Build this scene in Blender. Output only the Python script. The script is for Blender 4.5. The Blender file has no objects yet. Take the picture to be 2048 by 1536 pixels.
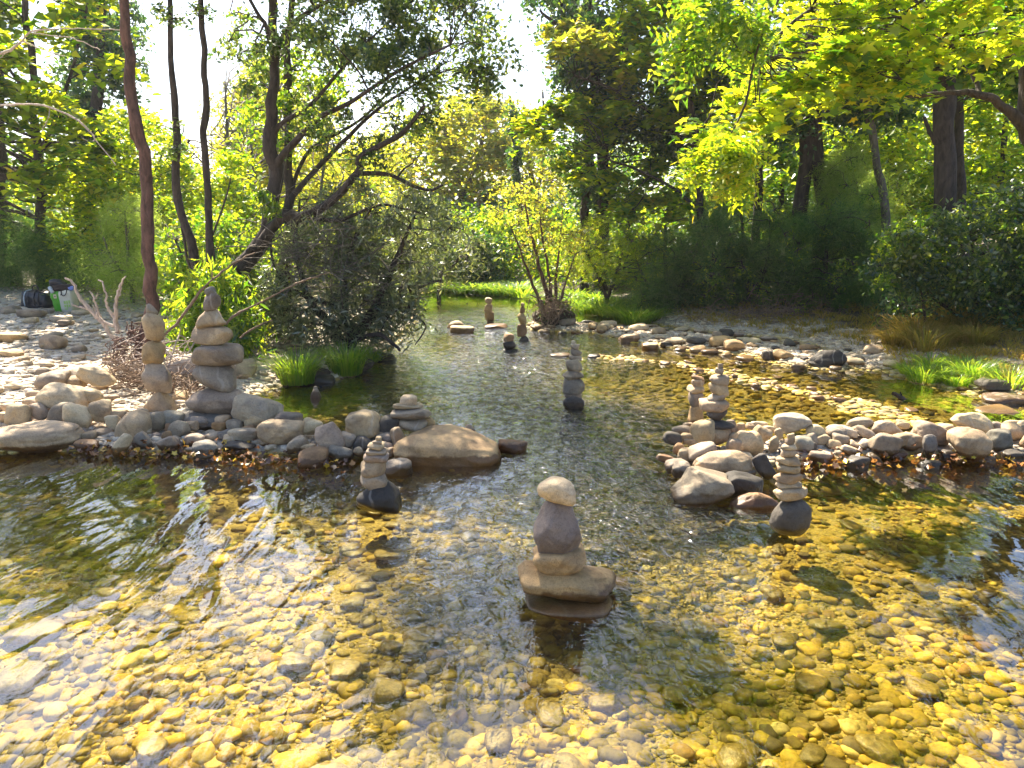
import bpy, bmesh, math, random
import numpy as np
from mathutils import Vector, Matrix, Euler

# ---------------------------------------------------------------- camera, world, sun, exposure
SC = bpy.context.scene
COL = SC.collection
CAM_H = 1.5; PITCH = math.radians(12.0); FPX = 1547.0
cam_d = bpy.data.cameras.new('camera')
cam = bpy.data.objects.new('camera', cam_d); COL.objects.link(cam)
cam_d.sensor_width = 36.0; cam_d.lens = FPX / 2048 * 36.0
cam_d.clip_start = 0.05; cam_d.clip_end = 900.0
cam.location = (0, 0, CAM_H); cam.rotation_euler = (math.pi / 2 - PITCH, 0, 0)
SC.camera = cam

SUN_EL = math.radians(50.0); SUN_AZ = math.radians(-25.0)      # azimuth from +Y, negative = to the left
world = bpy.data.worlds.new('World'); SC.world = world; world.use_nodes = True
wn = world.node_tree.nodes; wl = world.node_tree.links
bgn = wn['Background']
sky = wn.new('ShaderNodeTexSky'); sky.sky_type = 'NISHITA'; sky.sun_disc = False
sky.sun_elevation = SUN_EL; sky.sun_rotation = SUN_AZ
sky.air_density = 1.0; sky.dust_density = 1.8; sky.ozone_density = 2.5
wl.new(sky.outputs[0], bgn.inputs[0]); bgn.inputs[1].default_value = 0.08
sun_d = bpy.data.lights.new('sun', 'SUN'); sun_d.energy = 5.0; sun_d.angle = math.radians(0.53)
sun_d.color = (1.0, 0.88, 0.68)
sun = bpy.data.objects.new('sun', sun_d); COL.objects.link(sun)
sd = Vector((math.sin(SUN_AZ) * math.cos(SUN_EL), math.cos(SUN_AZ) * math.cos(SUN_EL), math.sin(SUN_EL)))
sun.rotation_euler = (-sd).to_track_quat('-Z', 'Y').to_euler(); sun.location = (-6, 12, 15)
SC.view_settings.view_transform = 'Standard'; SC.view_settings.look = 'None'
SC.view_settings.gamma = 1.0; SC.view_settings.exposure = 2.0; SC.view_settings.use_curve_mapping = False
SC.render.engine = 'CYCLES'
cy = SC.cycles
cy.max_bounces = 10; cy.transparent_max_bounces = 12; cy.transmission_bounces = 6; cy.diffuse_bounces = 4; cy.glossy_bounces = 3
cy.caustics_reflective = False; cy.caustics_refractive = False
cy.use_denoising = True
try:
    cy.denoiser = 'OPENIMAGEDENOISE'
except Exception:
    pass
cy.sample_clamp_indirect = 6.0
cy.use_light_tree = False

# ---------------------------------------------------------------- measuring helpers (photo pixel at a known distance -> metres)
cp, sp = math.cos(PITCH), math.sin(PITCH)
def ray(px, py):
    u = (px - 1024) / FPX; v = (768 - py) / FPX
    return np.array([u, cp + v * sp, -sp + v * cp])
def at_y(px, py, Y):
    d = ray(px, py); t = Y / d[1]
    return np.array([d[0] * t, Y, CAM_H + d[2] * t])
def at_z(px, py, z=0.0):
    d = ray(px, py); t = (z - CAM_H) / d[2]
    return np.array([d[0] * t, d[1] * t, z])
def mpp(py, Y):                       # metres per photo pixel at distance Y
    return Y / ray(1024, py)[1] / FPX

# ---------------------------------------------------------------- noise
def _hash(i, j, k, seed):
    h = (i * 374761393 + j * 668265263 + k * 2147483647 + seed * 974634777) & 0xFFFFFFFF
    h = ((h ^ (h >> 13)) * 1274126177) & 0xFFFFFFFF
    return ((h ^ (h >> 16)) & 0xFFFF) / 32767.5 - 1.0
def vnoise(x, y, z=None, seed=0):
    x = np.asarray(x, float); y = np.asarray(y, float)
    z = np.zeros_like(x) if z is None else np.asarray(z, float)
    xi = np.floor(x).astype(np.int64); yi = np.floor(y).astype(np.int64); zi = np.floor(z).astype(np.int64)
    fx = x - xi; fy = y - yi; fz = z - zi
    fx = fx * fx * (3 - 2 * fx); fy = fy * fy * (3 - 2 * fy); fz = fz * fz * (3 - 2 * fz)
    r = 0
    for a in (0, 1):
        for b in (0, 1):
            for c in (0, 1):
                w = (fx if a else 1 - fx) * (fy if b else 1 - fy) * (fz if c else 1 - fz)
                r = r + w * _hash(xi + a, yi + b, zi + c, seed)
    return r
def fbm(x, y, z=None, seed=0, o=3):
    r = 0; a = 1.0; f = 1.0
    for k in range(o):
        r = r + a * vnoise(np.asarray(x) * f, np.asarray(y) * f, None if z is None else np.asarray(z) * f, seed + k * 17); a *= .5; f *= 2.03
    return r
def sstep(a, b, x):
    t = np.clip((x - a) / (b - a), 0, 1); return t * t * (3 - 2 * t)

# ---------------------------------------------------------------- mesh building
def mesh_np(name, V, F, smooth=True):
    """V (n,3); F an (m,k) int array, or a list of such arrays."""
    Fs = F if isinstance(F, list) else [F]
    Fs = [np.asarray(f, np.int32) for f in Fs if len(f)]
    me = bpy.data.meshes.new(name)
    V = np.asarray(V, np.float32)
    me.vertices.add(len(V)); me.vertices.foreach_set('co', V.ravel())
    nl = sum(f.size for f in Fs); nf = sum(len(f) for f in Fs)
    me.loops.add(nl); me.polygons.add(nf)
    me.loops.foreach_set('vertex_index', np.concatenate([f.ravel() for f in Fs]))
    st = []; o = 0
    for f in Fs:
        st.append(o + np.arange(len(f), dtype=np.int32) * f.shape[1]); o += f.size
    me.polygons.foreach_set('loop_start', np.concatenate(st).astype(np.int32))
    if smooth: me.polygons.foreach_set('use_smooth', np.ones(nf, bool))
    me.update(calc_edges=True); me.validate(verbose=False)
    return me
def link(name, me, mat=None, parent=None, loc=None, color=None):
    o = bpy.data.objects.new(name, me); COL.objects.link(o)
    if mat is not None and me is not None and len(me.materials) == 0: me.materials.append(mat)
    if parent is not None: o.parent = parent
    if loc is not None: o.location = loc
    if color is not None: o.color = (*color, 1)
    return o
def tag(o, label=None, cat=None, group=None, kind=None):
    if label:
        o['label'] = label
    if cat: o['category'] = cat
    if group: o['group'] = group
    if kind: o['kind'] = kind
    return o
def empty(name, loc):
    o = bpy.data.objects.new(name, None); COL.objects.link(o); o.location = loc; o.empty_display_size = .2
    return o
class MB:
    """collects vertex / face arrays"""
    def __init__(s): s.V = []; s.F = {}; s.n = 0
    def add(s, V, F):
        V = np.asarray(V, float).reshape(-1, 3); F = np.asarray(F, np.int64)
        if len(V) == 0 or len(F) == 0: return
        s.V.append(V); s.F.setdefault(F.shape[1], []).append(F + s.n); s.n += len(V)
    def mesh(s, name, smooth=True, origin=(0, 0, 0)):
        return mesh_np(name, np.concatenate(s.V) - np.asarray(origin, float), [np.concatenate(f) for f in s.F.values()], smooth)
def tube(mb, P, R, k=7, seed=0, wob=0.0, cap=True):
    """tapering limb through points P with radii R"""
    P = np.asarray(P, float); R = np.asarray(R, float); n = len(P)
    T = np.gradient(P, axis=0); T /= np.linalg.norm(T, axis=1)[:, None] + 1e-9
    ref = np.array([0.0, 1.0, 0.0]) if abs(T[0][1]) < .8 else np.array([1.0, 0, 0])
    A = np.cross(T, ref); A /= np.linalg.norm(A, axis=1)[:, None] + 1e-9
    B = np.cross(T, A)
    th = np.arange(k) / k * 2 * math.pi
    rr = R[:, None] * np.ones(k)
    if wob: rr = rr * (1 + wob * vnoise(np.arange(n)[:, None] * .6 + 0 * th, th[None] * 1.3 + 0 * R[:, None], seed=seed))
    V = P[:, None, :] + rr[..., None] * (np.cos(th)[None, :, None] * A[:, None, :] + np.sin(th)[None, :, None] * B[:, None, :])
    idx = np.arange(n * k).reshape(n, k)
    a = idx[:-1]; b = idx[1:]
    F = np.stack([a, np.roll(a, -1, 1), np.roll(b, -1, 1), b], -1).reshape(-1, 4)
    mb.add(V.reshape(-1, 3), F)
def resample(P, R, m, seed=0, jit=0.0):
    P = np.asarray(P, float); R = np.asarray(R, float)
    s = np.concatenate([[0], np.cumsum(np.linalg.norm(np.diff(P, axis=0), axis=1))]); s /= s[-1]
    # Catmull-Rom through the points
    t = np.linspace(0, 1, m); out = []; rad = np.interp(t, s, R)
    for q in t:
        i = min(max(np.searchsorted(s, q) - 1, 0), len(P) - 2)
        u = (q - s[i]) / max(s[i + 1] - s[i], 1e-9)
        p0 = P[max(i - 1, 0)]; p1 = P[i]; p2 = P[i + 1]; p3 = P[min(i + 2, len(P) - 1)]
        out.append(.5 * ((2 * p1) + (-p0 + p2) * u + (2 * p0 - 5 * p1 + 4 * p2 - p3) * u * u + (-p0 + 3 * p1 - 3 * p2 + p3) * u ** 3))
    out = np.array(out)
    if jit:
        rg = np.random.default_rng(seed); out[1:-1] += rg.normal(0, jit, (m - 2, 3))
    return out, rad

# ---------------------------------------------------------------- materials
class NT:
    def __init__(s, name):
        s.m = bpy.data.materials.new(name); s.m.use_nodes = True
        s.t = s.m.node_tree; s.t.nodes.clear()
        s.out = s.t.nodes.new('ShaderNodeOutputMaterial')
    def n(s, typ, **kw):
        nd = s.t.nodes.new('ShaderNode' + typ)
        for k, v in kw.items():
            if k.startswith('_'): setattr(nd, k[1:], v)
            else: s.set(nd, k, v)
        return nd
    def set(s, nd, k, v):
        key = int(k[1:]) if k[0] == 'i' and k[1:].isdigit() else k.replace('__', ' ')
        sock = nd.inputs[key]
        if isinstance(v, bpy.types.NodeSocket): s.t.links.new(v, sock)
        elif isinstance(v, (tuple, list)) and len(v) == 3 and sock.type == 'RGBA': sock.default_value = (*v, 1)
        else: sock.default_value = v
    def ramp(s, fac, stops, interp='LINEAR'):
        r = s.t.nodes.new('ShaderNodeValToRGB'); s.t.links.new(fac, r.inputs[0]); cr = r.color_ramp; cr.interpolation = interp
        while len(cr.elements) < len(stops): cr.elements.new(.5)
        for e, (p, c) in zip(cr.elements, stops):
            e.position = p; e.color = (*c, 1) if len(c) == 3 else c
        return r.outputs[0]
    def mix(s, fac, a, b, blend='MIX'):
        m = s.t.nodes.new('ShaderNodeMix'); m.data_type = 'RGBA'; m.blend_type = blend
        for i, v in ((0, fac), (6, a), (7, b)):
            if isinstance(v, bpy.types.NodeSocket): s.t.links.new(v, m.inputs[i])
            elif isinstance(v, (tuple, list)): m.inputs[i].default_value = (*v, 1)
            else: m.inputs[i].default_value = v
        return m.outputs[2]
    def math(s, op, a, b=0.0, c=0.0, clamp=False):
        m = s.t.nodes.new('ShaderNodeMath'); m.operation = op; m.use_clamp = clamp
        for i, v in enumerate((a, b, c)):
            if isinstance(v, bpy.types.NodeSocket): s.t.links.new(v, m.inputs[i])
            else: m.inputs[i].default_value = v
        return m.outputs[0]
    def noise(s, scale, detail=3, rough=.5, vec=None, dist=0.0):
        n = s.n('TexNoise', Scale=scale, Detail=detail, Roughness=rough, Distortion=dist)
        if vec is not None: s.t.links.new(vec, n.inputs['Vector'])
        return n.outputs['Fac']
    def fin(s, shader):
        s.t.links.new(shader, s.out.inputs[0]); return s.m

def mat_stone():
    t = NT('river_stone'); tc = t.n('TexCoord').outputs['Object']
    oi = t.n('ObjectInfo'); base = oi.outputs['Color']; rnd = oi.outputs['Random']
    off = t.n('VectorMath', _operation='ADD', i0=tc, i1=t.n('CombineXYZ', i0=t.math('MULTIPLY', rnd, 37.0), i1=rnd, i2=t.math('MULTIPLY', rnd, 11.)).outputs[0]).outputs[0]
    n1 = t.noise(7, 5, .6, off); n2 = t.noise(60, 6, .7, off); n3 = t.noise(260, 3, .6, off)
    c = t.mix(t.ramp(n1, [(.3, (0, 0, 0)), (.7, (1, 1, 1))]), t.mix(1.0, base, (.66, .64, .64), 'MULTIPLY'), t.mix(1.0, base, (1.25, 1.16, 1.0), 'MULTIPLY'))
    c = t.mix(t.ramp(n2, [(.35, (.55, .55, .55)), (.52, (0, 0, 0))]), c, t.mix(1.0, c, (.62, .58, .54), 'MULTIPLY'))
    n5 = t.noise(3.2, 3, .55, off, 1.2); c = t.mix(t.ramp(n5, [(.50, (0, 0, 0)), (.56, (.7, .7, .7))]), c, t.mix(1.0, c, (.62, .60, .60), 'MULTIPLY'))
    c = t.mix(t.ramp(n3, [(.35, (1, 1, 1)), (.45, (0, 0, 0))]), c, t.mix(1.0, c, (.6, .58, .58), 'MULTIPLY'))
    c = t.mix(t.ramp(n3, [(.62, (0, 0, 0)), (.72, (.5, .5, .5))]), c, t.mix(1.0, c, (1.45, 1.42, 1.4), 'MULTIPLY'))
    # pale mineral vein on some stones
    w = t.n('TexWave', Scale=2.2, Distortion=9.0, Detail=3.0, Vector=off).outputs['Fac']
    vein = t.math('MULTIPLY', t.ramp(w, [(.955, (0, 0, 0)), (.985, (1, 1, 1))]), t.math('GREATER_THAN', rnd, .86))
    c = t.mix(t.math('MULTIPLY', vein, .22), c, (.55, .5, .44))
    # wet and algae-stained near and under the water line
    geo = t.n('NewGeometry'); z = t.n('SeparateXYZ', i0=geo.outputs['Position']).outputs[2]
    zz = t.math('ADD', z, t.math('MULTIPLY', t.math('SUBTRACT', t.noise(22, 3, .6, tc), .5), .05))
    wet = t.ramp(zz, [(0.0, (1, 1, 1)), (.05, (1, 1, 1)), (.062, (0, 0, 0))])
    alg = t.ramp(t.math('ADD', t.math('MULTIPLY', zz, -8.), .0), [(0.0, (0, 0, 0)), (.5, (1, 1, 1))])
    c = t.mix(wet, c, t.mix(1.0, c, (.36, .27, .18), 'MULTIPLY'))
    algc = t.mix(t.ramp(n2, [(.4, (1, 1, 1)), (.6, (0, 0, 0))]), t.ramp(n1, [(.3, (.26, .19, .04)), (.7, (.50, .38, .12))]), (.17, .125, .035))
    c = t.mix(t.math('MULTIPLY', alg, .75), c, algc)
    rough = t.math('SUBTRACT', .74, t.math('MULTIPLY', wet, .42))
    h = t.math('ADD', t.math('MULTIPLY', n2, .6), t.math('MULTIPLY', n3, .25))
    b = t.n('Bump', Strength=.6, Distance=.010, Height=t.math('ADD', h, t.math('MULTIPLY', n1, 1.2)))
    p = t.n('BsdfPrincipled', Base__Color=c, Roughness=rough, Normal=b.outputs[0])
    return t.fin(p.outputs[0])

def mat_pebbles(name, dry=True):
    t = NT(name); geo = t.n('NewGeometry'); rnd = geo.outputs['Random Per Island']; pos = geo.outputs['Position']
    n2 = t.noise(45, 5, .65, pos); n3 = t.noise(190, 3, .6, pos); nb = t.noise(1.1, 3, .6, pos)
    dryc = t.ramp(rnd, [(0, (.38, .31, .23)), (.3, (.54, .44, .31)), (.5, (.29, .26, .23)), (.62, (.60, .51, .39)), (.8, (.44, .34, .24)), (.92, (.66, .59, .50)), (1, (.22, .20, .19))], 'CONSTANT')
    wetc = t.ramp(rnd, [(0, (.38, .27, .03)), (.22, (.54, .40, .045)), (.40, (.24, .175, .03)), (.55, (.60, .46, .075)), (.68, (.42, .31, .04)), (.80, (.13, .10, .04)), (.90, (.64, .53, .20)), (.96, (.30, .17, .04))], 'CONSTANT')
    z = t.n('SeparateXYZ', i0=pos).outputs[2]
    zz = t.math('ADD', z, t.math('MULTIPLY', t.math('SUBTRACT', t.noise(9, 2, .5, pos), .5), .04))
    wet = t.ramp(zz, [(0.0, (1, 1, 1)), (.03, (0, 0, 0))])
    wetc = t.mix(t.ramp(nb, [(.42, (0, 0, 0)), (.6, (.55, .55, .55))]), wetc, t.mix(1.0, wetc, (1.25, 1.05, .55), 'MULTIPLY'))
    silt = t.noise(2.6, 4, .6, pos, .8); wetc = t.mix(t.ramp(silt, [(.50, (0, 0, 0)), (.64, (.65, .65, .65))]), wetc, (.16, .125, .035))
    c = t.mix(wet, dryc, wetc)
    c = t.mix(t.ramp(n2, [(.36, (.8, .8, .8)), (.55, (0, 0, 0))]), c, t.mix(1.0, c, (.55, .52, .48), 'MULTIPLY'))
    c = t.mix(t.ramp(n3, [(.6, (0, 0, 0)), (.7, (.6, .6, .6))]), c, t.mix(1.0, c, (1.4, 1.38, 1.3), 'MULTIPLY'))
    b = t.n('Bump', Strength=.3, Distance=.005, Height=n2)
    p = t.n('BsdfPrincipled', Base__Color=c, Roughness=.75, Normal=b.outputs[0])
    return t.fin(p.outputs[0])

def mat_ground():
    t = NT('creek_ground'); pos = t.n('NewGeometry').outputs['Position']
    sx = t.n('SeparateXYZ', i0=pos); z = sx.outputs[2]
    v = t.n('TexVoronoi', _feature='F1', Scale=17.0, Vector=pos, Randomness=1.0)
    v2 = t.n('TexVoronoi', _feature='F1', Scale=75.0, Vector=pos, Randomness=1.0)
    n = t.noise(6, 6, .6, pos); nf = t.noise(80, 4, .6, pos); nb = t.noise(.8, 3, .6, pos)
    wetc = t.ramp(t.n('SeparateColor', i0=v2.outputs['Color']).outputs[0], [(0, (.22, .155, .03)), (.35, (.40, .29, .055)), (.6, (.14, .10, .03)), (.8, (.50, .38, .11)), (1, (.26, .19, .035))])
    wetc = t.mix(t.ramp(nb, [(.4, (0, 0, 0)), (.62, (.45, .45, .45))]), wetc, (.34, .25, .045))
    dryc = t.ramp(t.n('SeparateColor', i0=v2.outputs['Color']).outputs[0], [(0, (.34, .29, .22)), (.4, (.5, .43, .33)), (.7, (.28, .26, .24)), (1, (.56, .5, .42))])
    soil = t.mix(n, (.045, .035, .02), (.12, .088, .05))
    far = t.n('MapRange', Value=sx.outputs[1]); far.inputs[1].default_value = 12.; far.inputs[2].default_value = 17.
    att = t.n('Attribute', _attribute_name='soil').outputs['Fac']
    c = t.mix(att, dryc, soil)
    wet = t.ramp(t.math('ADD', z, t.math('MULTIPLY', t.math('SUBTRACT', n, .5), .06)), [(0.0, (1, 1, 1)), (.03, (0, 0, 0))])
    c = t.mix(wet, c, wetc)
    h = t.math('SUBTRACT', 1.0, v.outputs['Distance'])
    h = t.math('ADD', t.math('MULTIPLY', t.math('SUBTRACT', 1.0, v2.outputs['Distance']), .5), t.math('ADD', h, t.math('MULTIPLY', nf, .3)))
    b = t.n('Bump', Strength=.6, Distance=.02, Height=h)
    p = t.n('BsdfPrincipled', Base__Color=c, Roughness=.8, Normal=b.outputs[0])
    return t.fin(p.outputs[0])

def mat_water():
    t = NT('creek_water'); pos = t.n('NewGeometry').outputs['Position']
    att = t.n('Attribute', _attribute_name='riffle').outputs['Fac']
    # ripples drawn out along the current
    mp = t.n('Mapping', Vector=pos); mp.inputs['Scale'].default_value = (1.0, .38, 1.0)
    n1 = t.noise(3.6, 2.5, .5, mp.outputs[0], .6)
    mp2 = t.n('Mapping', Vector=pos); mp2.inputs['Scale'].default_value = (1.0, .75, 1.0); mp2.inputs['Rotation'].default_value = (0, 0, .5)
    n2 = t.noise(13, 3, .6, mp2.outputs[0], .9)
    n3 = t.noise(70, 2, .5, pos, .3); n4 = t.noise(17, 2, .5, mp.outputs[0], .4)
    h = t.math('ADD', t.math('MULTIPLY', n1, t.math('ADD', .018, t.math('MULTIPLY', t.n('Attribute', _attribute_name='streak').outputs['Fac'], .016))), t.math('MULTIPLY', t.math('MULTIPLY', n2, att), .07))
    h = t.math('ADD', h, t.math('ADD', t.math('MULTIPLY', n4, .0024), t.math('MULTIPLY', t.math('MULTIPLY', n3, att), .0022)))
    b = t.n('Bump', Strength=1.0, Distance=1.0, Height=h)
    fr = t.n('Fresnel', IOR=1.42, Normal=b.outputs[0])
    fr2 = t.math('MULTIPLY', fr.outputs[0], 1.7, clamp=True)
    gl = t.n('BsdfGlossy', Color=(.90, .94, 1), Roughness=.035, Normal=b.outputs[0])
    # caustic light painted into the transmission colour: brighter lines, duller hollows
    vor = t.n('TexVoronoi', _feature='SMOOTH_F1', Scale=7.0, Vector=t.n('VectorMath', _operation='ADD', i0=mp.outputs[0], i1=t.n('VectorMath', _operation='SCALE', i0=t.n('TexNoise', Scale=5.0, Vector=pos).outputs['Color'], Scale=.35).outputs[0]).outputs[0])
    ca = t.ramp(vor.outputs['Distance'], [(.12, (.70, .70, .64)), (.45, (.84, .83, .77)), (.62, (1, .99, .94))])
    tr = t.n('BsdfTransparent', Color=t.mix(1.0, ca, t.mix(att, (.98, .965, .76), (.46, .50, .60)), 'MULTIPLY'))  # darker tint along the current: tree shade and depth put into the colour
    m = t.n('MixShader', i0=fr2, i1=tr.outputs[0], i2=gl.outputs[0])
    return t.fin(m.outputs[0])

def mat_bark(name, a, b, sc=1.0):
    t = NT(name); pos = t.n('NewGeometry').outputs['Position']
    mp = t.n('Mapping', Vector=pos); mp.inputs['Scale'].default_value = (1, 1, .3)
    n = t.noise(22 * sc, 6, .65, mp.outputs[0], .5); nb = t.noise(3, 3, .5, pos)
    c = t.mix(t.ramp(n, [(.35, (0, 0, 0)), (.65, (1, 1, 1))]), a, b)
    c = t.mix(t.ramp(nb, [(.5, (0, 0, 0)), (.7, (.5, .5, .5))]), c, t.mix(1.0, c, (1.5, 1.4, 1.3), 'MULTIPLY'))
    bp = t.n('Bump', Strength=1.0, Distance=.03, Height=n)
    p = t.n('BsdfPrincipled', Base__Color=c, Roughness=.85, Normal=bp.outputs[0])
    return t.fin(p.outputs[0])

def mat_leaf(name, refl, trans, wt=.55, gloss=.04, patch=None):
    """refl / trans: lists of (position, colour) over the per-leaf random value"""
    t = NT(name); geo = t.n('NewGeometry'); rnd = geo.outputs['Random Per Island']
    cr = t.ramp(rnd, refl); ct = t.ramp(rnd, trans)
    d = t.n('BsdfDiffuse', Color=cr); tl = t.n('BsdfTranslucent', Color=ct)
    m = t.n('MixShader', i0=wt, i1=d.outputs[0], i2=tl.outputs[0])
    g = t.n('BsdfGlossy', Color=(.9, .95, 1.0), Roughness=.38)
    m2 = t.n('MixShader', i0=gloss, i1=m.outputs[0], i2=g.outputs[0])
    return t.fin(m2.outputs[0])

def mat_plain(name, c, rough=.7, vary=.25, scale=8, bump=0.0):
    t = NT(name); pos = t.n('TexCoord').outputs['Object']
    n = t.noise(scale, 4, .6, pos)
    col = t.mix(n, tuple(max(0, x * (1 - vary)) for x in c), tuple(min(1, x * (1 + vary)) for x in c))
    p = t.n('BsdfPrincipled', Base__Color=col, Roughness=rough)
    if bump:
        t.set(p, 'Normal', t.n('Bump', Strength=.6, Distance=bump, Height=n).outputs[0])
    return t.fin(p.outputs[0])

M = {}
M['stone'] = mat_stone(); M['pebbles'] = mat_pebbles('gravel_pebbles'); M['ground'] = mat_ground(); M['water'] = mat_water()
M['bark_dark'] = mat_bark('dark_bark', (.022, .016, .014), (.075, .055, .045))
M['bark_red'] = mat_bark('reddish_bark', (.05, .026, .022), (.17, .09, .07))
M['bark_grey'] = mat_bark('grey_bark', (.07, .06, .05), (.20, .17, .14))
M['twig_pale'] = mat_bark('bleached_wood', (.34, .27, .23), (.62, .52, .46), 2)
M['twig_brown'] = mat_bark('dry_twigs', (.12, .08, .055), (.32, .22, .15), 2)
M['leaf_plane'] = mat_leaf('plane_leaves', [(0, (.035, .10, .010)), (.5, (.085, .18, .014)), (1, (.18, .26, .02))],
                           [(0, (.12, .32, .010)), (.3, (.44, .62, .010)), (.65, (.74, .82, .015)), (.93, (.92, .90, .03)), (1, (.90, .62, .03))], .66)
M['leaf_green'] = mat_leaf('green_leaves', [(0, (.025, .075, .012)), (.6, (.055, .12, .018)), (1, (.11, .17, .02))],
                           [(0, (.08, .26, .010)), (.5, (.36, .56, .015)), (1, (.76, .80, .03))], .6)
M['leaf_dark'] = mat_leaf('dark_ivy_leaves', [(0, (.015, .045, .022)), (.6, (.032, .075, .026)), (1, (.07, .12, .03))],
                          [(0, (.04, .14, .03)), (.7, (.16, .32, .035)), (1, (.55, .66, .04))], .48, .06)
M['leaf_small'] = mat_leaf('small_dark_leaves', [(0, (.018, .04, .016)), (.6, (.04, .07, .02)), (1, (.09, .12, .03))],
                           [(0, (.06, .16, .015)), (.6, (.24, .38, .03)), (1, (.66, .72, .06))], .52, .07)
M['leaf_olive'] = mat_leaf('grey_green_leaves', [(0, (.06, .08, .035)), (.6, (.13, .15, .075)), (1, (.28, .28, .17))],
                           [(0, (.12, .19, .03)), (.6, (.27, .34, .06)), (1, (.5, .52, .12))], .45, .09)
M['leaf_willow'] = mat_leaf('willow_leaves', [(0, (.06, .075, .035)), (.6, (.13, .15, .07)), (1, (.28, .28, .17))],
                           [(0, (.10, .16, .03)), (.6, (.25, .33, .07)), (1, (.52, .55, .16))], .45, .1)
M['leaf_yellow'] = mat_leaf('yellowing_leaves', [(0, (.10, .16, .02)), (.6, (.22, .26, .03)), (1, (.34, .28, .04))],
                            [(0, (.42, .55, .03)), (.6, (.74, .74, .05)), (.9, (.88, .76, .06)), (1, (.85, .58, .04))], .62)
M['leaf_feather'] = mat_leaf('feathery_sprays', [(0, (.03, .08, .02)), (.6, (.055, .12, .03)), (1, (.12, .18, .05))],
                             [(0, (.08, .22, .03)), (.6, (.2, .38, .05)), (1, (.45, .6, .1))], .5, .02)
M['leaf_feather_light'] = mat_leaf('sun_painted_feathery_sprays', [(0, (.10, .16, .03)), (.6, (.2, .27, .05)), (1, (.3, .34, .09))],  # brighter copy of the feathery leaves, sunlight put into the colour
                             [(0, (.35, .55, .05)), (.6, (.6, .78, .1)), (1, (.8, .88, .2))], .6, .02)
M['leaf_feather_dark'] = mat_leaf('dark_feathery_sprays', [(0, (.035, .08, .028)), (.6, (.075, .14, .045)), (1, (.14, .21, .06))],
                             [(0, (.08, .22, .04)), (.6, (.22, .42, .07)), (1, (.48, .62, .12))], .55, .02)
M['grass'] = mat_leaf('green_grass', [(0, (.05, .12, .012)), (.6, (.10, .2, .018)), (1, (.2, .26, .03))],
                      [(0, (.22, .45, .02)), (.6, (.45, .68, .03)), (1, (.75, .8, .06))], .55, .05)
M['dry_grass'] = mat_leaf('dry_grass', [(0, (.16, .13, .03)), (.6, (.30, .22, .06)), (1, (.38, .26, .08))],
                      [(0, (.35, .38, .03)), (.6, (.62, .48, .05)), (1, (.7, .45, .08))], .5, .03)
M['litter'] = mat_leaf('fallen_leaves', [(0, (.05, .025, .015)), (.45, (.16, .065, .022)), (.75, (.36, .15, .03)), (.9, (.6, .36, .04)), (1, (.68, .55, .05))],
                       [(0, (.05, .02, .01)), (.5, (.18, .07, .015)), (.88, (.5, .22, .03)), (1, (.7, .55, .05))], .3, .06)
# ---------------------------------------------------------------- the creek bed and its banks
def pxpoly(pts, z=0.0): return np.array([at_z(x, y, z)[:2] for x, y in pts])
def seg_dist(P, poly, closed=True):
    d = np.full(P.shape[:-1], 1e9); n = len(poly)
    for i in range(n if closed else n - 1):
        a = poly[i]; b = poly[(i + 1) % n]; ab = b - a
        t = np.clip(((P - a) @ ab) / (ab @ ab + 1e-12), 0, 1)
        d = np.minimum(d, np.linalg.norm(P - a - t[..., None] * ab, axis=-1))
    return d
def inside(P, poly):
    x = P[..., 0]; y = P[..., 1]; r = np.zeros(x.shape, bool); n = len(poly)
    for i in range(n):
        x1, y1 = poly[i]; x2, y2 = poly[(i + 1) % n]
        c = ((y1 > y) != (y2 > y)) & (x < (x2 - x1) * (y - y1) / (y2 - y1 + 1e-12) + x1)
        r ^= c
    return r
def sdist(P, poly):
    d = seg_dist(P, poly); return np.where(inside(P, poly), d, -d)
left_shore = pxpoly([(-260, 912), (0, 902), (150, 898), (300, 880), (440, 850), (500, 795), (560, 776), (620, 770), (690, 764), (750, 735), (800, 695), (832, 645), (842, 605), (850, 583)])
LEFT = np.vstack([left_shore, [[-2.2, 17.0], [0.5, 17.6], [1.0, 120], [-150, 120], [-150, -20], [-12, -20], [-6.0, 2.0]]])
right_shore = pxpoly([(1062, 588), (1100, 606), (1150, 622), (1220, 632), (1290, 646), (1400, 662), (1520, 672), (1640, 690), (1720, 715), (1790, 752), (1880, 775), (2048, 800), (2300, 840)])
RIGHT = np.vstack([[[0.5, 17.6]], right_shore, [[8, 3.0], [10, -20], [150, -20], [150, 120], [-4, 120], [-4, 17.4]]])
BAR1 = pxpoly([(1130, 655), (1220, 662), (1330, 676), (1450, 690), (1560, 706), (1660, 722)])
BAR2 = pxpoly([(1210, 712), (1330, 722), (1440, 742), (1520, 764), (1600, 776), (1700, 806), (1780, 834), (1890, 862)])
DAM_L = np.array([[-4.2, 5.2], [-3.0, 5.15], [-2.1, 5.1], [-1.4, 5.05], [-.85, 4.95], [-.45, 4.85]])
DAM_R = np.array([[1.25, 4.62], [1.7, 4.85], [2.3, 5.0], [3.0, 5.02], [4.0, 5.0], [6.0, 5.1]])
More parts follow.
